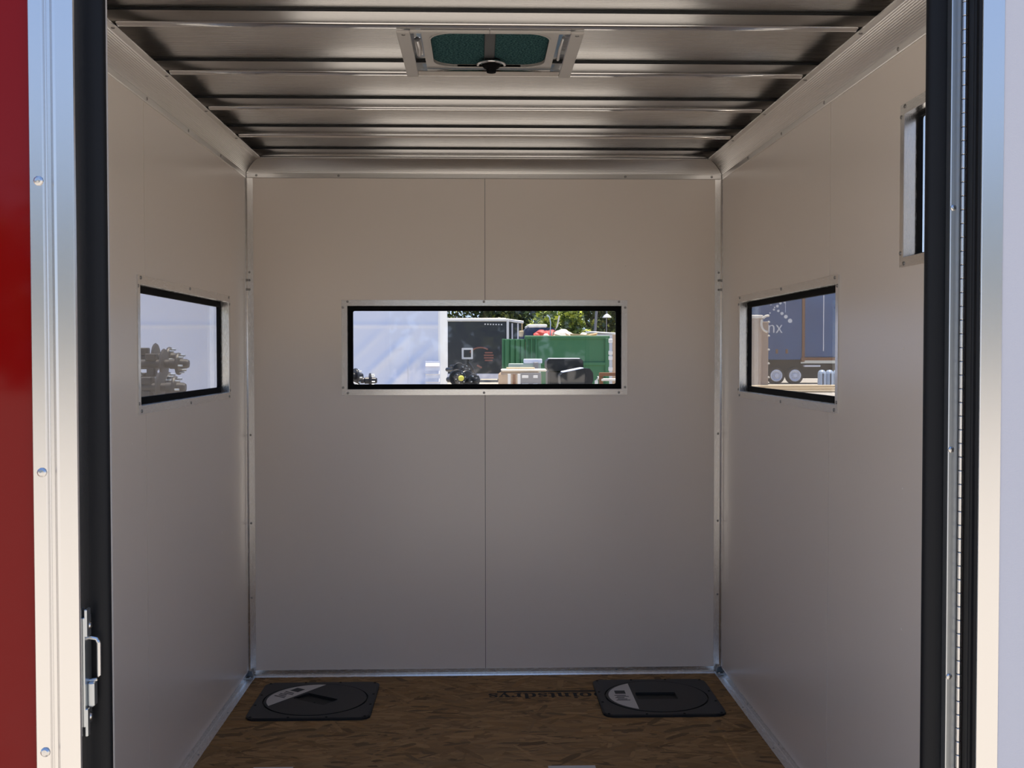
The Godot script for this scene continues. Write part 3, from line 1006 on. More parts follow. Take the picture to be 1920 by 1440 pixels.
func axle(label: String, right: Vector3, length: float, turn: float, s: float, m: Material, group: String) -> Node3D:
	var a := thing("trailer_axle", label, "axle", right, turn, group)
	part("tube", mb().tube([Vector3(-length, 0, 0), Vector3(-0.1, 0, 0)], 0.042 * s, 12), m, a)
	hub(a, Vector3(0, 0, 0), s, m)
	part("brake_plate", mb(Transform3D(Basis(Vector3(0, -1, 0), Vector3(1, 0, 0), Vector3(0, 0, 1)), Vector3(-0.17, 0, 0))).lathe([Vector2(0, -0.012), Vector2(0.14 * s, -0.012), Vector2(0.15 * s, 0.0), Vector2(0.14 * s, 0.012), Vector2(0, 0.012)], 18), m, a)
	part("spring_seat", mb().box(Vector3(-0.34, 0.03 * s, -0.05), Vector3(-0.24, 0.10 * s, 0.05), 0.008), m, a)
	part("spring_seat", mb().box(Vector3(-0.33, -0.12 * s, -0.04), Vector3(-0.25, -0.03 * s, 0.04), 0.008), m, a)
	return a


func rack(label: String, at: Vector3, x0: float, x1: float, top: float) -> void:
	var r := thing("steel_rack", label, "rack", at, 0, "steel racks for the axles")
	for x in [x0, x1]:
		for z in [-0.35, 0.35]:
			part("post", mb().box(Vector3(x - 0.03, 0, z - 0.03), Vector3(x + 0.03, top - 0.06, z + 0.03), 0.004), M.axle, r)
	for z in [-0.35, 0.35]:
		part("rail", mb().box(Vector3(x0 - 0.08, top - 0.06, z - 0.03), Vector3(x1 + 0.08, top, z + 0.03), 0.004), M.axle, r)


func build_axles() -> void:
	var g := "axles stacked outside the left window"
	rack("steel rack under the axles seen through the left window", Vector3(-3.6, GY, -7.0), -0.9, 0.55, 1.18)
	axle("topmost grey axle of the stack outside the left window", Vector3(-2.90, 1.06, -7.0), 2.0, 0.0, 1.0, M.axle, g)
	axle("grey axle with its hub lower right in the left window stack", Vector3(-2.85, 0.84, -6.68), 2.0, 0.0, 1.0, M.axle, g)
	axle("grey axle lying behind in the left window stack, hub set back", Vector3(-3.08, 0.86, -7.30), 2.0, 0.05, 1.1, M.axle, g)
	axle("grey axle with the tallest hub at the left of the stack", Vector3(-3.16, 1.12, -7.64), 1.8, 0.0, 1.0, M.axle, g)
	# upright spindles standing in the stack
	for p in [[-3.30, 0.98, "leftmost upright grey spindle in the axle stack"], [-3.205, 0.94, "upright grey spindle right beside the leftmost one"], [-3.12, 0.95, "upright grey spindle third from the left in the axle stack"], [-3.02, 0.93, "tall upright grey spindle nearest the right hubs of the stack"]]:
		var s := thing("spindle", p[2], "spindle", Vector3(p[0], 0.68, -6.98), 0, "upright spindles in the axle stack")
		var hgt: float = p[1] - 0.68
		part("shaft", mb().lathe([Vector2(0.038, 0), Vector2(0.038, hgt * 0.6), Vector2(0.026, hgt * 0.62), Vector2(0.026, hgt - 0.02), Vector2(0.018, hgt), Vector2(0, hgt)], 14), M.axle, s)
		part("nut", mb().lathe([Vector2(0.03, hgt - 0.035), Vector2(0.036, hgt - 0.03), Vector2(0.036, hgt - 0.015), Vector2(0.0, hgt - 0.012)], 6), M.zinc, s)
	# a pale bolt cluster at the right end of that view
	var gs := "axles seen low in the back window"
	rack("steel rack under the axle pile at the left of the back window", Vector3(-1.55, GY, -9.0), -0.6, 0.3, 1.18)
	axle("dark axle with twin ears low in the left corner of the back window", Vector3(-1.40, 0.90, -8.9), 1.2, 0.5, 0.85, M.axle_dark, gs)
	axle("dark axle with pale hub low left in the back window", Vector3(-1.28, 0.84, -9.38), 1.2, 0.2, 0.8, M.axle_dark, gs)
	var bar := part("steel_bar", mb().box(Vector3(-0.18, -0.012, -0.012), Vector3(3.05, 0.012, 0.012), 0.003), M.white_paint, self, Transform3D(Basis(Vector3.BACK, -0.45), Vector3(-1.42, 0.84, -8.5)))
	tag(bar, "white steel bar slanting across the axle pile at left", "bar")
	var post := part("red_post", mb().box(Vector3(-0.03, 0, -0.03), Vector3(0.03, 1.43, 0.03), 0.006), M.debris_red, self, Transform3D(Basis(), Vector3(-1.545, GY, -9.6)))
	tag(post, "rusty red post at the left edge of the back window", "post")
	rack("steel rack under the axle pile at the middle of the back window", Vector3(-0.28, GY, -9.0), -0.35, 0.25, 1.22)
	axle("dark axle with hub right of the white hall corner", Vector3(-0.06, 0.85, -8.95), 0.55, -0.95, 0.75, M.axle_dark, gs)
	axle("dark axle lying behind, hub high, by the white hall corner", Vector3(-0.18, 0.96, -9.5), 0.5, -1.1, 0.6, M.axle_dark, gs)
	var ax := axle("dark axle turned end on in front, with a yellow dust cap", Vector3(-0.225, 0.88, -8.72), 0.5, -1.35, 0.65, M.axle_dark, gs)
	part("dust_cap", mb(Transform3D(Basis(Vector3(0, -1, 0), Vector3(1, 0, 0), Vector3(0, 0, 1)), Vector3(0.05, 0, 0))).lathe([Vector2(0.030, -0.03), Vector2(0.032, 0.0), Vector2(0.024, 0.014), Vector2(0, 0.018)], 16), M.yellow, ax)
	var jk := thing("square_receiver", "white square tube end on a slim stand above the axle pile", "bracket", Vector3(-0.155, GY, -9.75))
	var sq := rect_pts(-0.068, 0.068, 1.59, 1.726, 0.008, 3)
	var si := rect_pts(-0.046, 0.046, 1.612, 1.704, 0.005, 3)
	part("square_tube", mb().ring(sq, si, -0.10, 0.06), M.white_paint, jk)
	part("stem", mb().tube([Vector3(0, 0, 0), Vector3(0, 1.48, 0), Vector3(0.012, 1.595, 0)], 0.022, 10), M.axle_dark, jk)
	part("brace", mb().tube([Vector3(0.0, 1.56, 0.02), Vector3(0.05, 1.50, 0.02), Vector3(0.09, 1.42, 0.0)], 0.014, 8), M.axle_dark, jk)


func build_mid() -> void:
	# pallet box of printed sacks
	var c := thing("pallet_box", "tan pallet box with printed side at the foot of the back window", "box", Vector3(1.10, GY, -26.4))
	part("body", mb().box(Vector3(-0.57, 0.0, -0.4), Vector3(0.57, 1.19, 0.4), 0.09), M.tan, c)
	part("wrap", mb().box(Vector3(-0.50, 1.185, -0.38), Vector3(0.82, 1.25, 0.40), 0.025), M.debris_white, c)
	part("lid_board", mb().box(Vector3(-0.35, 1.25, -0.35), Vector3(0.40, 1.29, 0.3), 0.01), M.lumber, c)
	part("grey_side", mb().box(Vector3(0.0, 0.1, 0.39), Vector3(0.56, 1.15, 0.41), 0.004), M.grey, c)
	for k in 3:
		part("printed_patch", mb().box(Vector3(-0.33 + k * 0.13, 0.78 - 0.05 * k, 0.40), Vector3(-0.25 + k * 0.13, 1.12, 0.415), 0.004), M.white_paint if k != 1 else M.rust, c)
	for k in 2:
		for j in 2:
			part("printed_patch", mb().box(Vector3(0.05 + k * 0.30, 0.76 + j * 0.25, 0.405), Vector3(0.22 + k * 0.25, 0.86 + j * 0.22, 0.418), 0.004), M.white_paint, c)
	# boards leaning behind
	var lb := thing("board_stack", "pale green boards stacked behind the tan pallet box", "boards", Vector3(1.45, GY, -31))
	part("board", mb().box(Vector3(-0.52, 0.0, -0.2), Vector3(0.48, 1.36, 0.1), 0.02), M.pale_green, lb)
	part("board", mb().box(Vector3(-0.05, 1.36, -0.2), Vector3(0.52, 1.50, 0.1), 0.02), M.tarp, lb)
	part("board", mb().box(Vector3(0.25, 1.10, 0.1), Vector3(0.40, 1.40, 0.2), 0.02), M.grey, lb)
	# two black padded lids
	var s1 := thing("padded_box", "taller black rounded box, the one standing behind", "box", Vector3(1.88, GY, -20.95), 0, "black rounded boxes")
	var pr := rect_pts(-0.40, 0.40, 1.28, 1.55, 0.09, 6)
	part("cushion", mb().prism(pr, -0.45, 0.40, true), M.black_plastic, s1)
	part("body", mb().box(Vector3(-0.38, 0.0, -0.4), Vector3(0.36, 1.29, 0.36), 0.04), M.black_plastic, s1)
	part("sunlit_top", mb().box(Vector3(-0.33, 1.535, -0.44), Vector3(0.33, 1.562, 0.38), 0.012), M.tarp, s1)  # pale slab painting the sunlit top of the black box
	var s2 := thing("padded_box", "lower black rounded box standing in front on the right", "box", Vector3(2.03, GY, -19.8), 0, "black rounded boxes")
	var pr2 := PackedVector2Array([Vector2(-0.33, 1.02), Vector2(0.32, 1.02), Vector2(0.36, 1.10), Vector2(0.35, 1.26), Vector2(0.28, 1.345), Vector2(0.16, 1.35), Vector2(-0.28, 1.26), Vector2(-0.34, 1.2)])
	part("cushion", mb().prism(pr2, -0.4, 0.35), M.black_plastic, s2)
	part("body", mb().box(Vector3(-0.30, 0.0, -0.36), Vector3(0.32, 1.03, 0.32), 0.03), M.black_plastic, s2)
	part("sunlit_top", mb(Transform3D(Basis(Vector3.BACK, 0.2), Vector3(-0.06, 1.305, 0))).box(Vector3(-0.22, -0.012, -0.38), Vector3(0.22, 0.02, 0.34), 0.01), M.tarp, s2)  # sun on the sloping top, painted as a pale strip
	# wooden pallet standing at the right
	var pl := thing("wooden_pallet", "reddish wooden crate frame at the lower right of the back window", "crate", Vector3(2.33, GY, -16))
	for y in [0.98, 1.29]:
		part("rail", mb().box(Vector3(-0.19, y - 0.03, -0.05), Vector3(0.5, y + 0.03, 0.05), 0.006), M.rust, pl)
	part("rail", mb().box(Vector3(-0.16, 1.17, -0.3), Vector3(0.5, 1.21, 0.06), 0.006), M.debris_white, pl)
	for x in [-0.16, 0.14, 0.44]:
		part("post", mb().box(Vector3(x - 0.035, 0, -0.06), Vector3(x + 0.035, 1.31, 0.02), 0.006), M.rust, pl)
	# white bollard between
	var wp := part("white_pipe", mb().tube([Vector3(0, 0, 0), Vector3(0, 1.10, 0), Vector3(0.03, 1.16, 0), Vector3(0.12, 1.14, 0)], 0.035, 10), M.white_paint, self, Transform3D(Basis(), Vector3(2.42, GY, -19.2)))
	tag(wp, "bent white pipe beside the lower black box", "pipe")
	# post with white brackets at the window's right edge
	var rp := thing("rack_post", "pale upright post with white lugs at the right edge of the back window", "post", Vector3(3.86, GY, -28))
	part("upright", mb().box(Vector3(-0.05, 0, -0.05), Vector3(0.07, 2.2, 0.05), 0.006), M.tan, rp)
	for y in [2.02, 1.68, 1.53, 1.22]:
		part("lug", mb().box(Vector3(-0.16, y - 0.05, -0.06), Vector3(-0.05, y + 0.06, 0.06), 0.01), M.white_paint, rp)
	var sh := thing("grey_housing", "light grey metal housing standing beyond the green dumpster at right", "housing", Vector3(4.75, GY, -38))
	part("body", mb().box(Vector3(-0.62, 0, -0.5), Vector3(0.8, 2.38, 0.5), 0.02), M.tarp_slat, sh)
	part("lid", mb(Transform3D(Basis(Vector3.BACK, -0.06), Vector3(0, 2.42, 0))).box(Vector3(-0.70, -0.03, -0.55), Vector3(0.9, 0.03, 0.55), 0.01), M.white_paint, sh)
	# green dumpster with ribs
	var d := thing("dumpster", "green steel roll-off dumpster heaped with rubbish", "dumpster", Vector3(2.75, GY, -34))
	part("front_wall", mb().box(Vector3(-1.16, 0.15, -0.10), Vector3(1.62, 2.18, 0.0), 0.01), M.green, d)
	part("left_wall", mb(Transform3D(Basis(Vector3.UP, 0.72), Vector3(-1.16, 0, 0.0))).box(Vector3(-1.05, 0.15, -0.05), Vector3(0.0, 2.15, 0.0), 0.01), M.green, d)
	part("back_wall", mb().box(Vector3(-1.9, 0.15, -2.3), Vector3(1.62, 2.18, -2.2), 0.01), M.green, d)
	part("right_wall", mb().box(Vector3(1.55, 0.15, -2.2), Vector3(1.65, 2.18, 0.0), 0.01), M.green, d)
	part("bottom", mb().box(Vector3(-1.5, 0.1, -2.2), Vector3(1.6, 0.2, 0.0), 0.01), M.green, d)
	part("top_rail", mb().box(Vector3(-1.2, 2.16, -0.14), Vector3(1.68, 2.27, 0.07), 0.02), M.green, d)
	part("waist_rail", mb().box(Vector3(-1.1, 1.26, 0.0), Vector3(1.6, 1.38, 0.06), 0.02), M.green, d)
	part("corner_post", mb().box(Vector3(1.52, 0.1, 0.0), Vector3(1.66, 2.2, 0.08), 0.02), M.green, d)
	for k in 3:
		part("rib", mb().box(Vector3(-1.16 + k * 0.16, 0.15, 0.0), Vector3(-1.10 + k * 0.16, 2.17, 0.07), 0.01), M.green, d)
	for k in 4:
		part("rib", mb(Transform3D(Basis(Vector3.UP, 0.72), Vector3(-1.16, 0, 0.0))).box(Vector3(-0.98 + k * 0.24, 0.15, 0.0), Vector3(-0.92 + k * 0.24, 2.13, 0.06), 0.01), M.green, d)
	for s in [0.35, 0.62]:
		part("skid", mb().box(Vector3(-1.3 + s * 3.0 - 0.8, 0.0, -2.1), Vector3(-1.2 + s * 3.0 - 0.8, 0.15, -0.1)), M.green, d)
	# the rubbish in it, piece by piece
	var rng := RandomNumberGenerator.new()
	rng.seed = 12
	var kinds := [["rubbish_bag", "sack", M.debris_white, "pale"], ["rubbish_sheet", "scrap", M.debris_red, "red"], ["scrap_board", "board", M.debris_wood, "tan"]]
	var spots := [[1.98, 0.12, 1], [2.18, 0.22, 1], [2.42, 0.20, 1], [2.60, 0.24, 1], [2.78, 0.20, 0], [2.95, 0.24, 0], [3.12, 0.18, 0], [3.30, 0.12, 0], [3.46, 0.12, 2], [3.62, 0.14, 0], [3.85, 0.14, 2], [4.05, 0.08, 0], [2.3, 0.10, 0], [2.05, 0.08, 0], [2.72, 0.10, 0]]
	var words := ["first", "second", "third", "fourth", "fifth", "sixth", "seventh", "eighth", "ninth", "tenth", "eleventh", "twelfth", "thirteenth", "fourteenth", "fifteenth"]
	var order := range(spots.size())
	order.sort_custom(func(a, b): return spots[a][0] < spots[b][0])
	var rank := {}
	for i in order.size():
		rank[order[i]] = words[i]
	for i in spots.size():
		var sp: Array = spots[i]
		var kd: Array = kinds[sp[2]]
		var nm: String = kd[0]
		var lab := "%s %s on the dumpster heap, %s piece from the left" % [kd[3], kd[1], rank[i]]
		var t := Transform3D(Basis.from_euler(Vector3(rng.randf_range(-0.4, 0.4), rng.randf_range(-1, 1), rng.randf_range(-0.5, 0.5))), Vector3.ZERO)
		var b := mb(t)
		var w: float = sp[1]
		if sp[2] == 2:
			b.box(Vector3(-0.32, -0.03, -0.08), Vector3(0.32, 0.03, 0.08), 0.01)
		else:
			b.lathe([Vector2(0, -w * 0.6), Vector2(w * 0.8, -w * 0.5), Vector2(w * 1.1, 0), Vector2(w * 0.75, w * 0.5), Vector2(w * 0.25, w * 0.75), Vector2(0, w * 0.8)], 7)
		var o := part(nm, b, kd[2], self, Transform3D(Basis(), Vector3(sp[0], 1.72 + w * 0.35 + 0.02, -34.40 - 0.5 * (i % 4))))
		tag(o, lab, kd[1], "rubbish in the green dumpster")
	var fill := part("rubbish_fill", mb().box(Vector3(1.65, 1.2, -36.1), Vector3(4.25, 1.66, -34.12), 0.1), M.debris_wood, self)
	tag(fill, "mixed rubbish filling the green dumpster to the brim", "rubbish", "", "stuff")
	# two thin stalks sticking out
	var st1 := part("bent_rod", mb().tube([Vector3(0, -0.3, -0.05), Vector3(0.02, 0.35, 0), Vector3(-0.02, 0.55, 0), Vector3(-0.10, 0.62, 0)], 0.02, 6), M.drum, self, Transform3D(Basis(), Vector3(2.42, 1.85, -34.12)))
	tag(st1, "pale blue bent rod sticking out of the dumpster heap", "rod")
	var st2 := part("split_stick", mb().tube([Vector3(-0.22, -0.1, 0), Vector3(-0.05, 0.2, 0), Vector3(0.02, 0.55, 0)], 0.03, 6), M.debris_white, self, Transform3D(Basis(), Vector3(2.72, 1.9, -34.15)))
	tag(st2, "pale splintered stick rising from the dumpster heap", "stick")


func build_far() -> void:
	var k := 66.0 / 54.0
	# dark enclosed trailer seen end on, white trim
	var t := thing("dark_trailer", "dark grey enclosed trailer with white trim in the middle distance", "trailer", Vector3(-0.05, GY, -62))
	var w := 1.78
	var y0 := 0.38
	var y1 := 3.56
	part("end_wall", mb().box(Vector3(-w + 0.06, y0 + 0.1, -0.12), Vector3(w - 0.06, y1, 0.0), 0.01), M.trailer_dark, t)
	part("side_wall", mb(Transform3D(Basis(Vector3.UP, 0.0), Vector3.ZERO)).prism(PackedVector2Array([Vector2(w - 0.05, y0), Vector2(w + 0.9, y0), Vector2(w + 0.9, y1 - 0.12), Vector2(w - 0.05, y1)]), -6.0, -0.3), M.trailer_dark, t)
	part("roof", mb().box(Vector3(-w - 0.1, y1, -6.0), Vector3(w + 0.05, y1 + 0.16, 0.08), 0.03), M.white_paint, t)
	part("roof_edge", mb(Transform3D(Basis(Vector3.BACK, -0.13), Vector3(w, y1 + 0.08, 0))).box(Vector3(0, -0.08, -6.0), Vector3(0.95, 0.08, -0.2), 0.02), M.white_paint, t)
	for x in [0.28, 0.62, 0.86]:
		part("side_post", mb().box(Vector3(w + x - 0.05, y0, -0.32), Vector3(w + x + 0.03, y1 - 0.1, -0.28), 0.004), M.tarp_slat if x != 0.86 else M.debris_wood, t)
	part("corner_post", mb().box(Vector3(w - 0.07, y0, -0.1), Vector3(w + 0.07, y1 + 0.05, 0.07), 0.01), M.white_paint, t)
	part("corner_post", mb().box(Vector3(-w - 0.09, y0, -0.1), Vector3(-w + 0.06, y1 + 0.05, 0.05), 0.01), M.white_paint, t)
	part("sill", mb().box(Vector3(-w, y0 - 0.18, -0.1), Vector3(w, y0 + 0.12, 0.06), 0.01), M.tarp_slat, t)
	for s in [-1.0, 1.0]:
		var wt := Transform3D(Basis(Vector3(0, 1, 0), Vector3(-1, 0, 0), Vector3(0, 0, 1)), Vector3(s * 1.35, 0.36, -2.5))
		part("wheel", mb(wt).lathe([Vector2(0, -0.12), Vector2(0.33, -0.12), Vector2(0.36, -0.08), Vector2(0.36, 0.08), Vector2(0.33, 0.12), Vector2(0, 0.12)], 20), M.rubber, t)
	for i in 7:
		part("roof_light", mb().box(Vector3(0.42 + i * 0.16, 3.36 - 0.004 * i, 0.0), Vector3(0.50 + i * 0.16, 3.43 - 0.004 * i, 0.02), 0.004), M.white_paint, t)
	# faded orange emblem: a swoosh, a striped round badge and a small mark
	var arc := []
	for i in 9:
		var a := deg_to_rad(165.0 - 120.0 * i / 8)
		arc.append(Vector3(0.18 + cos(a) * 0.62, 1.62 + sin(a) * 0.42, 0.012))
	var em := part("emblem", mb().tube(arc, 0.055, 6), M.orange, t)
	for i in 4:
		var yy := 1.28 + i * 0.15
		part("emblem_stripe", mb().box(Vector3(0.36 + 0.05 * absf(i - 1.5), yy - 0.045, 0.0), Vector3(0.98 - 0.06 * absf(i - 1.5), yy + 0.045, 0.02), 0.008), M.orange, em)
	part("emblem_mark", mb(Transform3D(Basis(Vector3.BACK, -0.5), Vector3(0.12, 0.92, 0))).box(Vector3(-0.16, -0.05, 0.0), Vector3(0.16, 0.05, 0.02), 0.008), M.orange, em)
	# long dark roof behind it
	var rf := thing("dark_shed", "long low dark roofed shed behind the dark trailer", "shed", Vector3(0.0, GY, -72))
	part("wall", mb().box(Vector3(-2.6, 0, -3), Vector3(1.5, 3.78, 0), 0.02), M.grey, rf)
	part("roof", mb().box(Vector3(-2.8, 3.78, -3.2), Vector3(1.9, 4.08, 0.2), 0.03), M.blue_dark, rf)
	# dark blue van with pale roof behind the dumpster
	var v := thing("blue_van", "dark blue van with pale roof behind the green dumpster", "van", Vector3(3.35, GY, -54))
	part("body", mb().prism(PackedVector2Array([Vector2(-1.15, 0.4), Vector2(1.15, 0.4), Vector2(1.15, 2.1), Vector2(0.95, 2.55), Vector2(0.55, 3.0), Vector2(-0.75, 3.05), Vector2(-0.95, 2.9), Vector2(-1.12, 2.3)]), -4.6, 0.0), M.blue_dark, v)
	part("roof", mb().box(Vector3(-0.78, 3.02, -4.4), Vector3(0.2, 3.18, 0.05), 0.05), M.white_paint, v)
	part("windscreen", mb().box(Vector3(-0.55, 2.2, 0.0), Vector3(0.2, 2.75, 0.02), 0.01), M.black_plastic, v)
	for s in [-1.0, 1.0]:
		var wt := Transform3D(Basis(Vector3(0, 1, 0), Vector3(-1, 0, 0), Vector3(0, 0, 1)), Vector3(s * 0.95, 0.4, -0.9))
		part("wheel", mb(wt).lathe([Vector2(0, -0.12), Vector2(0.36, -0.12), Vector2(0.4, -0.08), Vector2(0.4, 0.08), Vector2(0.36, 0.12), Vector2(0, 0.12)], 20), M.rubber, v)
	part("mirror", mb().box(Vector3(-1.25, 2.55, -0.3), Vector3(-1.0, 2.85, -0.1), 0.03), M.lumber, v)
	# leaning pole and lamp
	var po := part("utility_pole", mb().tube([Vector3(0, 0, 0), Vector3(0.55, 8.5, 0)], 0.08, 10, 0.06), M.grey, self, Transform3D(Basis(), Vector3(6.05, GY, -56)))
	tag(po, "slightly leaning pale utility pole before the trees", "pole")
	var la := thing("yard_lamp", "white saucer yard lamp hanging before the trees at right", "lamp", Vector3(6.75, GY, -55))
	part("shade", mb(Transform3D(Basis(), Vector3(0, 3.55, 0))).lathe([Vector2(0.24, 0.0), Vector2(0.23, 0.05), Vector2(0.12, 0.15), Vector2(0.05, 0.2), Vector2(0, 0.2)], 18), M.white_paint, la)
	part("stem", mb().tube([Vector3(0, 0, -0.2), Vector3(0, 5.2, -0.2), Vector3(0, 5.2, 0), Vector3(0, 3.74, 0)], 0.025, 8), M.grey, la)
	# blue semi trailer seen through the right window
	var q := 61.0 / 52.0
	var s := thing("blue_semi_trailer", "weathered blue semi trailer with white dotted logo", "trailer", Vector3(0, GY, -57))
	var bx0 := 13.6
	var sc := func(x: float) -> float: return EYE.x + (x - EYE.x) * q
	part("body", mb().box(Vector3(bx0, 1.32, -2.6), Vector3(sc.call(15.06), 6.4, 0.0), 0.03), M.blue_box, s)
	part("body", mb().box(Vector3(sc.call(15.16), 1.45, -2.6), Vector3(22.5, 6.4, 0.0), 0.03), M.blue_box, s)
	part("joint_post", mb().box(Vector3(sc.call(15.05), 1.2, -2.5), Vector3(sc.call(15.17), 6.4, 0.05), 0.01), M.rust, s)
	part("seam_strip", mb().box(Vector3(sc.call(16.03), 1.8, 0.0), Vector3(sc.call(16.07), 6.3, 0.03), 0.004), M.tarp_slat, s)
	part("seam_strip", mb().box(Vector3(sc.call(14.25), 3.9, 0.0), Vector3(sc.call(14.27), 6.3, 0.02), 0.004), M.tarp, s)
	part("underside", mb().box(Vector3(bx0, 0.35, -2.5), Vector3(sc.call(15.1), 1.32, -0.4), 0.02), M.olive, s)
	part("underside", mb().box(Vector3(sc.call(15.1), 0.3, -2.5), Vector3(22.0, 1.1, -0.4), 0.02), M.olive, s)
	part("side_rail", mb().box(Vector3(sc.call(15.0), 1.28, -0.1), Vector3(22.3, 1.45, 0.08), 0.02), M.rust, s)
	part("step", mb().box(Vector3(sc.call(15.15), 0.93, -0.2), Vector3(sc.call(15.9), 1.03, 0.1), 0.01), M.tarp_slat, s)
	for x in [13.42, 13.87, 14.33]:
		part("tail_lamp", mb(Transform3D(Basis(), Vector3(sc.call(x), 1.78, 0.0))).box(Vector3(-0.06, -0.12, 0), Vector3(0.06, 0.12, 0.04), 0.01), M.rust, s)
	for x in [13.28, 14.12]:
		var cx: float = EYE.x + (x - EYE.x) * 1.2235
		var wt := Transform3D(Basis(Vector3.RIGHT, Vector3(0, 0, 1), Vector3.DOWN), Vector3(cx, 0.46, -0.2))
		var wh := part("wheel", mb(wt).lathe([Vector2(0, -0.2), Vector2(0.44, -0.2), Vector2(0.49, -0.1), Vector2(0.49, 0.1), Vector2(0.44, 0.2), Vector2(0.32, 0.21), Vector2(0.3, 0.12), Vector2(0, 0.12)], 24), M.olive, s)
		part("rim", mb(wt).lathe([Vector2(0.31, 0.10), Vector2(0.33, 0.22), Vector2(0.28, 0.24), Vector2(0.22, 0.14), Vector2(0.12, 0.14), Vector2(0.10, 0.24), Vector2(0, 0.25)], 24), M.tarp, wh)
		for j in 8:
			part("lug_nut", mb(wt * Transform3D(Basis(Vector3.UP, TAU * j / 8), Vector3.ZERO)).box(Vector3(0.15, 0.14, -0.02), Vector3(0.19, 0.18, 0.02)), M.zinc, wh)
	# logo: letters and growing dots
	var tm := TextMesh.new()
	tm.text = "Linx"
	tm.font_size = 48
	tm.pixel_size = 0.0165
	tm.depth = 0.02
	var sf := SystemFont.new()
	sf.font_names = PackedStringArray(["Droid Sans"])
	tm.font = sf
	part("lettering", tm, M.logo, s, Transform3D(Basis(), Vector3(sc.call(13.52), 3.06, 0.015)))
	var dots := [[13.20, 2.77, 0.035], [13.36, 2.90, 0.05], [13.54, 3.04, 0.06], [13.72, 3.20, 0.08], [13.88, 3.36, 0.10], [14.02, 3.50, 0.10], [13.58, 3.42, 0.05], [13.75, 3.30, 0.06], [13.93, 3.14, 0.09], [14.10, 3.02, 0.115], [14.28, 2.87, 0.14], [14.48, 2.68, 0.16], [14.22, 3.55, 0.09]]
	for d in dots:
		var yy: float = EYE.y + (d[1] - EYE.y) * q - GY
		part("logo_dot", mb(Transform3D(Basis(), Vector3(sc.call(d[0]), yy, 0.0))).prism(disc_pts(d[2] * 0.72, 20), 0.0, 0.025), M.logo, s)
	# upright tan tank with a bright hoop
	var r := 58.0 / 48.0
	var tk := thing("storage_tank", "tall tan riveted tank with a pale top rim at left of the right window", "tank", Vector3(14.25, GY, -54.6))
	var hh := 3.62
	part("shell", mb().lathe([Vector2(0, 0), Vector2(0.62, 0), Vector2(0.62, hh - 0.02), Vector2(0.60, hh), Vector2(0, hh)], 30), M.tank, tk)
	part("rim", mb(Transform3D(Basis(), Vector3(0, hh - 0.06, 0))).lathe([Vector2(0.60, -0.08), Vector2(0.66, -0.06), Vector2(0.66, 0.06), Vector2(0.60, 0.10), Vector2(0.0, 0.10)], 30), M.debris_white, tk)
	part("flange", mb().box(Vector3(0.50, 0.0, 0.10), Vector3(0.86, hh - 0.3, 0.30), 0.02), M.tank, tk)
	for i in 5:
		part("rivet", mb(Transform3D(Basis(), Vector3(0.87, 0.42 + i * 0.72, 0.30))).lathe([Vector2(0.0, -0.05), Vector2(0.07, -0.03), Vector2(0.07, 0.03), Vector2(0, 0.06)], 8), M.debris_white, tk)
	var hoop := []
	for i in 14:
		var a := deg_to_rad(80.0 + 185.0 * i / 13)
		hoop.append(Vector3(0.74 + cos(a) * 0.34, hh - 0.42 + sin(a) * 0.42, 0.64))
	part("hoop", mb().tube(hoop, 0.06, 8), M.debris_white, tk)
	# three blue white drums
	for i in 3:
		var dm := thing("drum", ["pale blue drum with dark bands, nearest the olive trailer wheels", "pale blue drum with dark bands, middle of the three", "pale blue drum with dark bands at the right window's edge"][i], "drum", Vector3(17.90 + i * 0.46, GY, -54.2 - i * 0.2), 0, "pale drums by the blue trailer")
		part("shell", mb().lathe([Vector2(0, 0), Vector2(0.20, 0), Vector2(0.21, 0.02), Vector2(0.21, 0.62), Vector2(0.18, 0.72), Vector2(0.11, 0.79), Vector2(0, 0.81)], 24), M.drum, dm)
		for a in [0.0, 2.2, 4.1]:
			part("band", mb(Transform3D(Basis(Vector3.UP, a), Vector3.ZERO)).box(Vector3(-0.03, 0.02, 0.195), Vector3(0.03, 0.63, 0.217), 0.004), M.drum_band, dm)
	# stack of pale planks in the sun, low in the right window
	var lm := thing("plank_pile", "low pile of pale sunlit planks under the right window view", "planks", Vector3(13.2, GY, -44))
	for i in 3:
		part("plank", mb(Transform3D(Basis(Vector3.UP, 0.06 * (i - 1)), Vector3(0.3 * i, 0, -0.3 * i))).box(Vector3(-2.5, 0.02 + 0.09 * i, -0.4), Vector3(3.8, 0.10 + 0.09 * i, 0.4), 0.01), M.lumber, lm)


func leaf_mesh() -> ArrayMesh:
	var b := mb()
	# two bent leaflets
	for k in 2:
		b.xf = Transform3D(Basis(Vector3.UP, k * 2.0) * Basis(Vector3.RIGHT, 0.5 * k), Vector3.ZERO)
		var n1 := Vector3(-0.3, 0.9, 0)
		var n2 := Vector3(0.3, 0.9, 0)
		b.tri(Vector3(0, 0, -0.5), Vector3(-0.28, 0.10, 0), Vector3(0, 0, 0.5), n1, n1, n1)
		b.tri(Vector3(0, 0, -0.5), Vector3(0, 0, 0.5), Vector3(0.28, 0.10, 0), n2, n2, n2)
	return b.mesh()


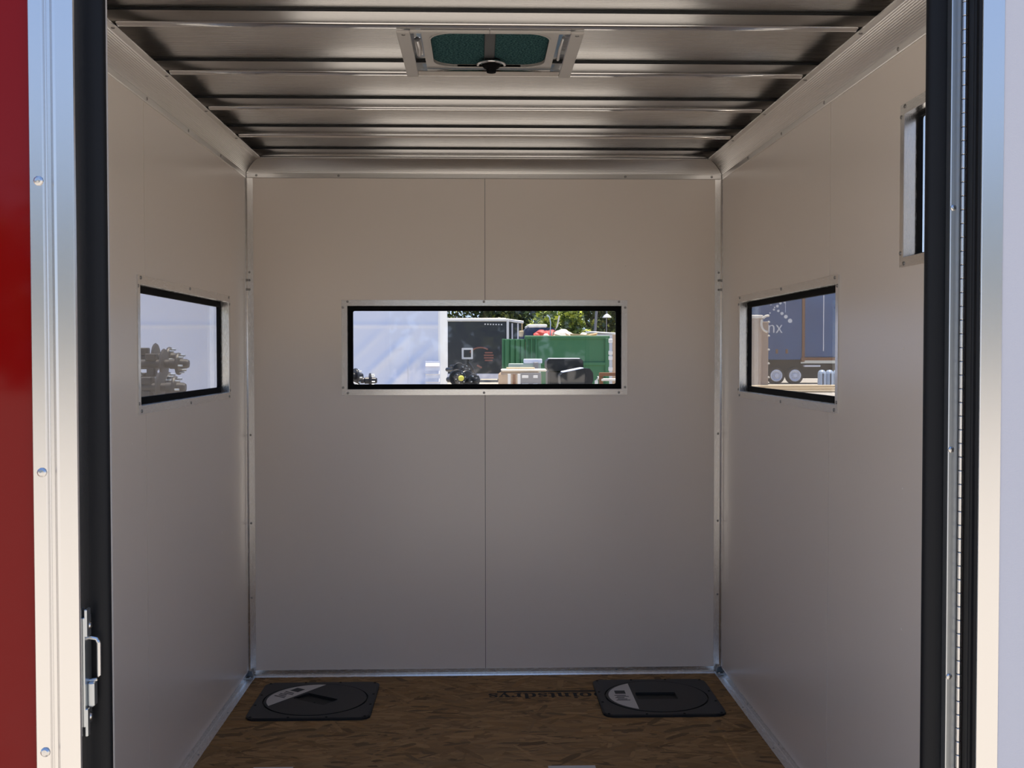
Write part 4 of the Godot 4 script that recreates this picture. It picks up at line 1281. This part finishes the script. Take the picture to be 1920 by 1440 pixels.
func crown(parent: Node, lm: ArrayMesh, rng: RandomNumberGenerator, count: int, center: Vector3, rad: Vector3, leaf: float, tint: float, called := "foliage") -> void:
	var mm := MultiMesh.new()
	mm.transform_format = MultiMesh.TRANSFORM_3D
	mm.use_colors = true
	mm.mesh = lm
	mm.instance_count = count
	var blobs := []
	for i in 26:
		var d := Vector3(rng.randfn(), rng.randfn(), rng.randfn()).normalized()
		blobs.append([center + d * rad * rng.randf_range(0.35, 0.95), rng.randf_range(0.22, 0.42)])
	for i in count:
		var bl: Array = blobs[rng.randi() % blobs.size()]
		var d := Vector3(rng.randfn(), rng.randfn(), rng.randfn()).normalized() * pow(rng.randf(), 0.4)
		var p: Vector3 = bl[0] + d * rad * bl[1]
		var bs := Basis.from_euler(Vector3(rng.randf_range(-1.2, 1.2), rng.randf() * TAU, rng.randf_range(-0.8, 0.8))).scaled(Vector3.ONE * leaf * rng.randf_range(0.6, 1.3))
		mm.set_instance_transform(i, Transform3D(bs, p))
		var t := rng.randf()
		mm.set_instance_color(i, Color(lerpf(0.07, 0.42, t * t) * tint, lerpf(0.11, 0.46, t * t) * tint, lerpf(0.045, 0.10, t)))
	var o := MultiMeshInstance3D.new()
	o.multimesh = mm
	o.material_override = M.leaf
	o.name = called
	o.set_meta("kind", "stuff")
	parent.add_child(o, true)


func build_trees() -> void:
	var rng := RandomNumberGenerator.new()
	rng.seed = 9
	var lm := leaf_mesh()
	var spots := [[-6.5, -84, 9.5, "behind the white hall roof", 1.0], [-2.6, -80, 9.0, "above the left half of the dark trailer", 1.1], [0.8, -82, 9.5, "above the right half of the dark trailer", 0.9], [3.6, -78, 8.5, "above the blue van", 0.8], [6.2, -80, 9.2, "above the middle of the dumpster", 1.15], [8.6, -77, 8.8, "behind the leaning pole", 1.0], [11.6, -80, 9.5, "right of the leaning pole", 1.2], [4.9, -71, 4.6, "low, just over the dumpster heap", 1.5], [14.8, -84, 9.0, "behind the tan tank", 1.0]]
	for s in spots:
		var tall: float = s[2]
		var t := thing("tree", "leafy green tree %s" % s[3], "tree", Vector3(s[0], GY, s[1]), 0, "trees beyond the yard")
		part("trunk", mb().tube([Vector3(0, 0, 0), Vector3(0.1, tall * 0.3, 0.05), Vector3(-0.05, tall * 0.6, 0)], 0.22, 8, 0.09), M.bark, t)
		for k in 4:
			var a := TAU * k / 4 + 0.4
			part("branch", mb().tube([Vector3(0, tall * 0.28, 0), Vector3(cos(a) * 0.9, tall * 0.45, sin(a) * 0.9), Vector3(cos(a) * 1.5, tall * 0.62, sin(a) * 1.5)], 0.09, 6, 0.03), M.bark, t)
		crown(t, lm, rng, 2600, Vector3(0, tall * 0.52, 0), Vector3(2.6, tall * 0.5, 2.2), 0.42, s[4])
	# belt of trees far behind the camera, seen only in the bright metal and the red paint
	var belt := Node3D.new()
	belt.name = "tree_belt"
	add_child(belt)
	tag(belt, "belt of green trees across the yard behind the viewer", "trees", "", "stuff")
	for k in 12:
		var x := -55.0 + k * 10.0
		var h := rng.randf_range(8.0, 11.0)
		crown(belt, lm, rng, 900, Vector3(x, GY + h * 0.5, 52 + rng.randf() * 6), Vector3(7.5, h * 0.55, 3.0), 1.2, 0.9)
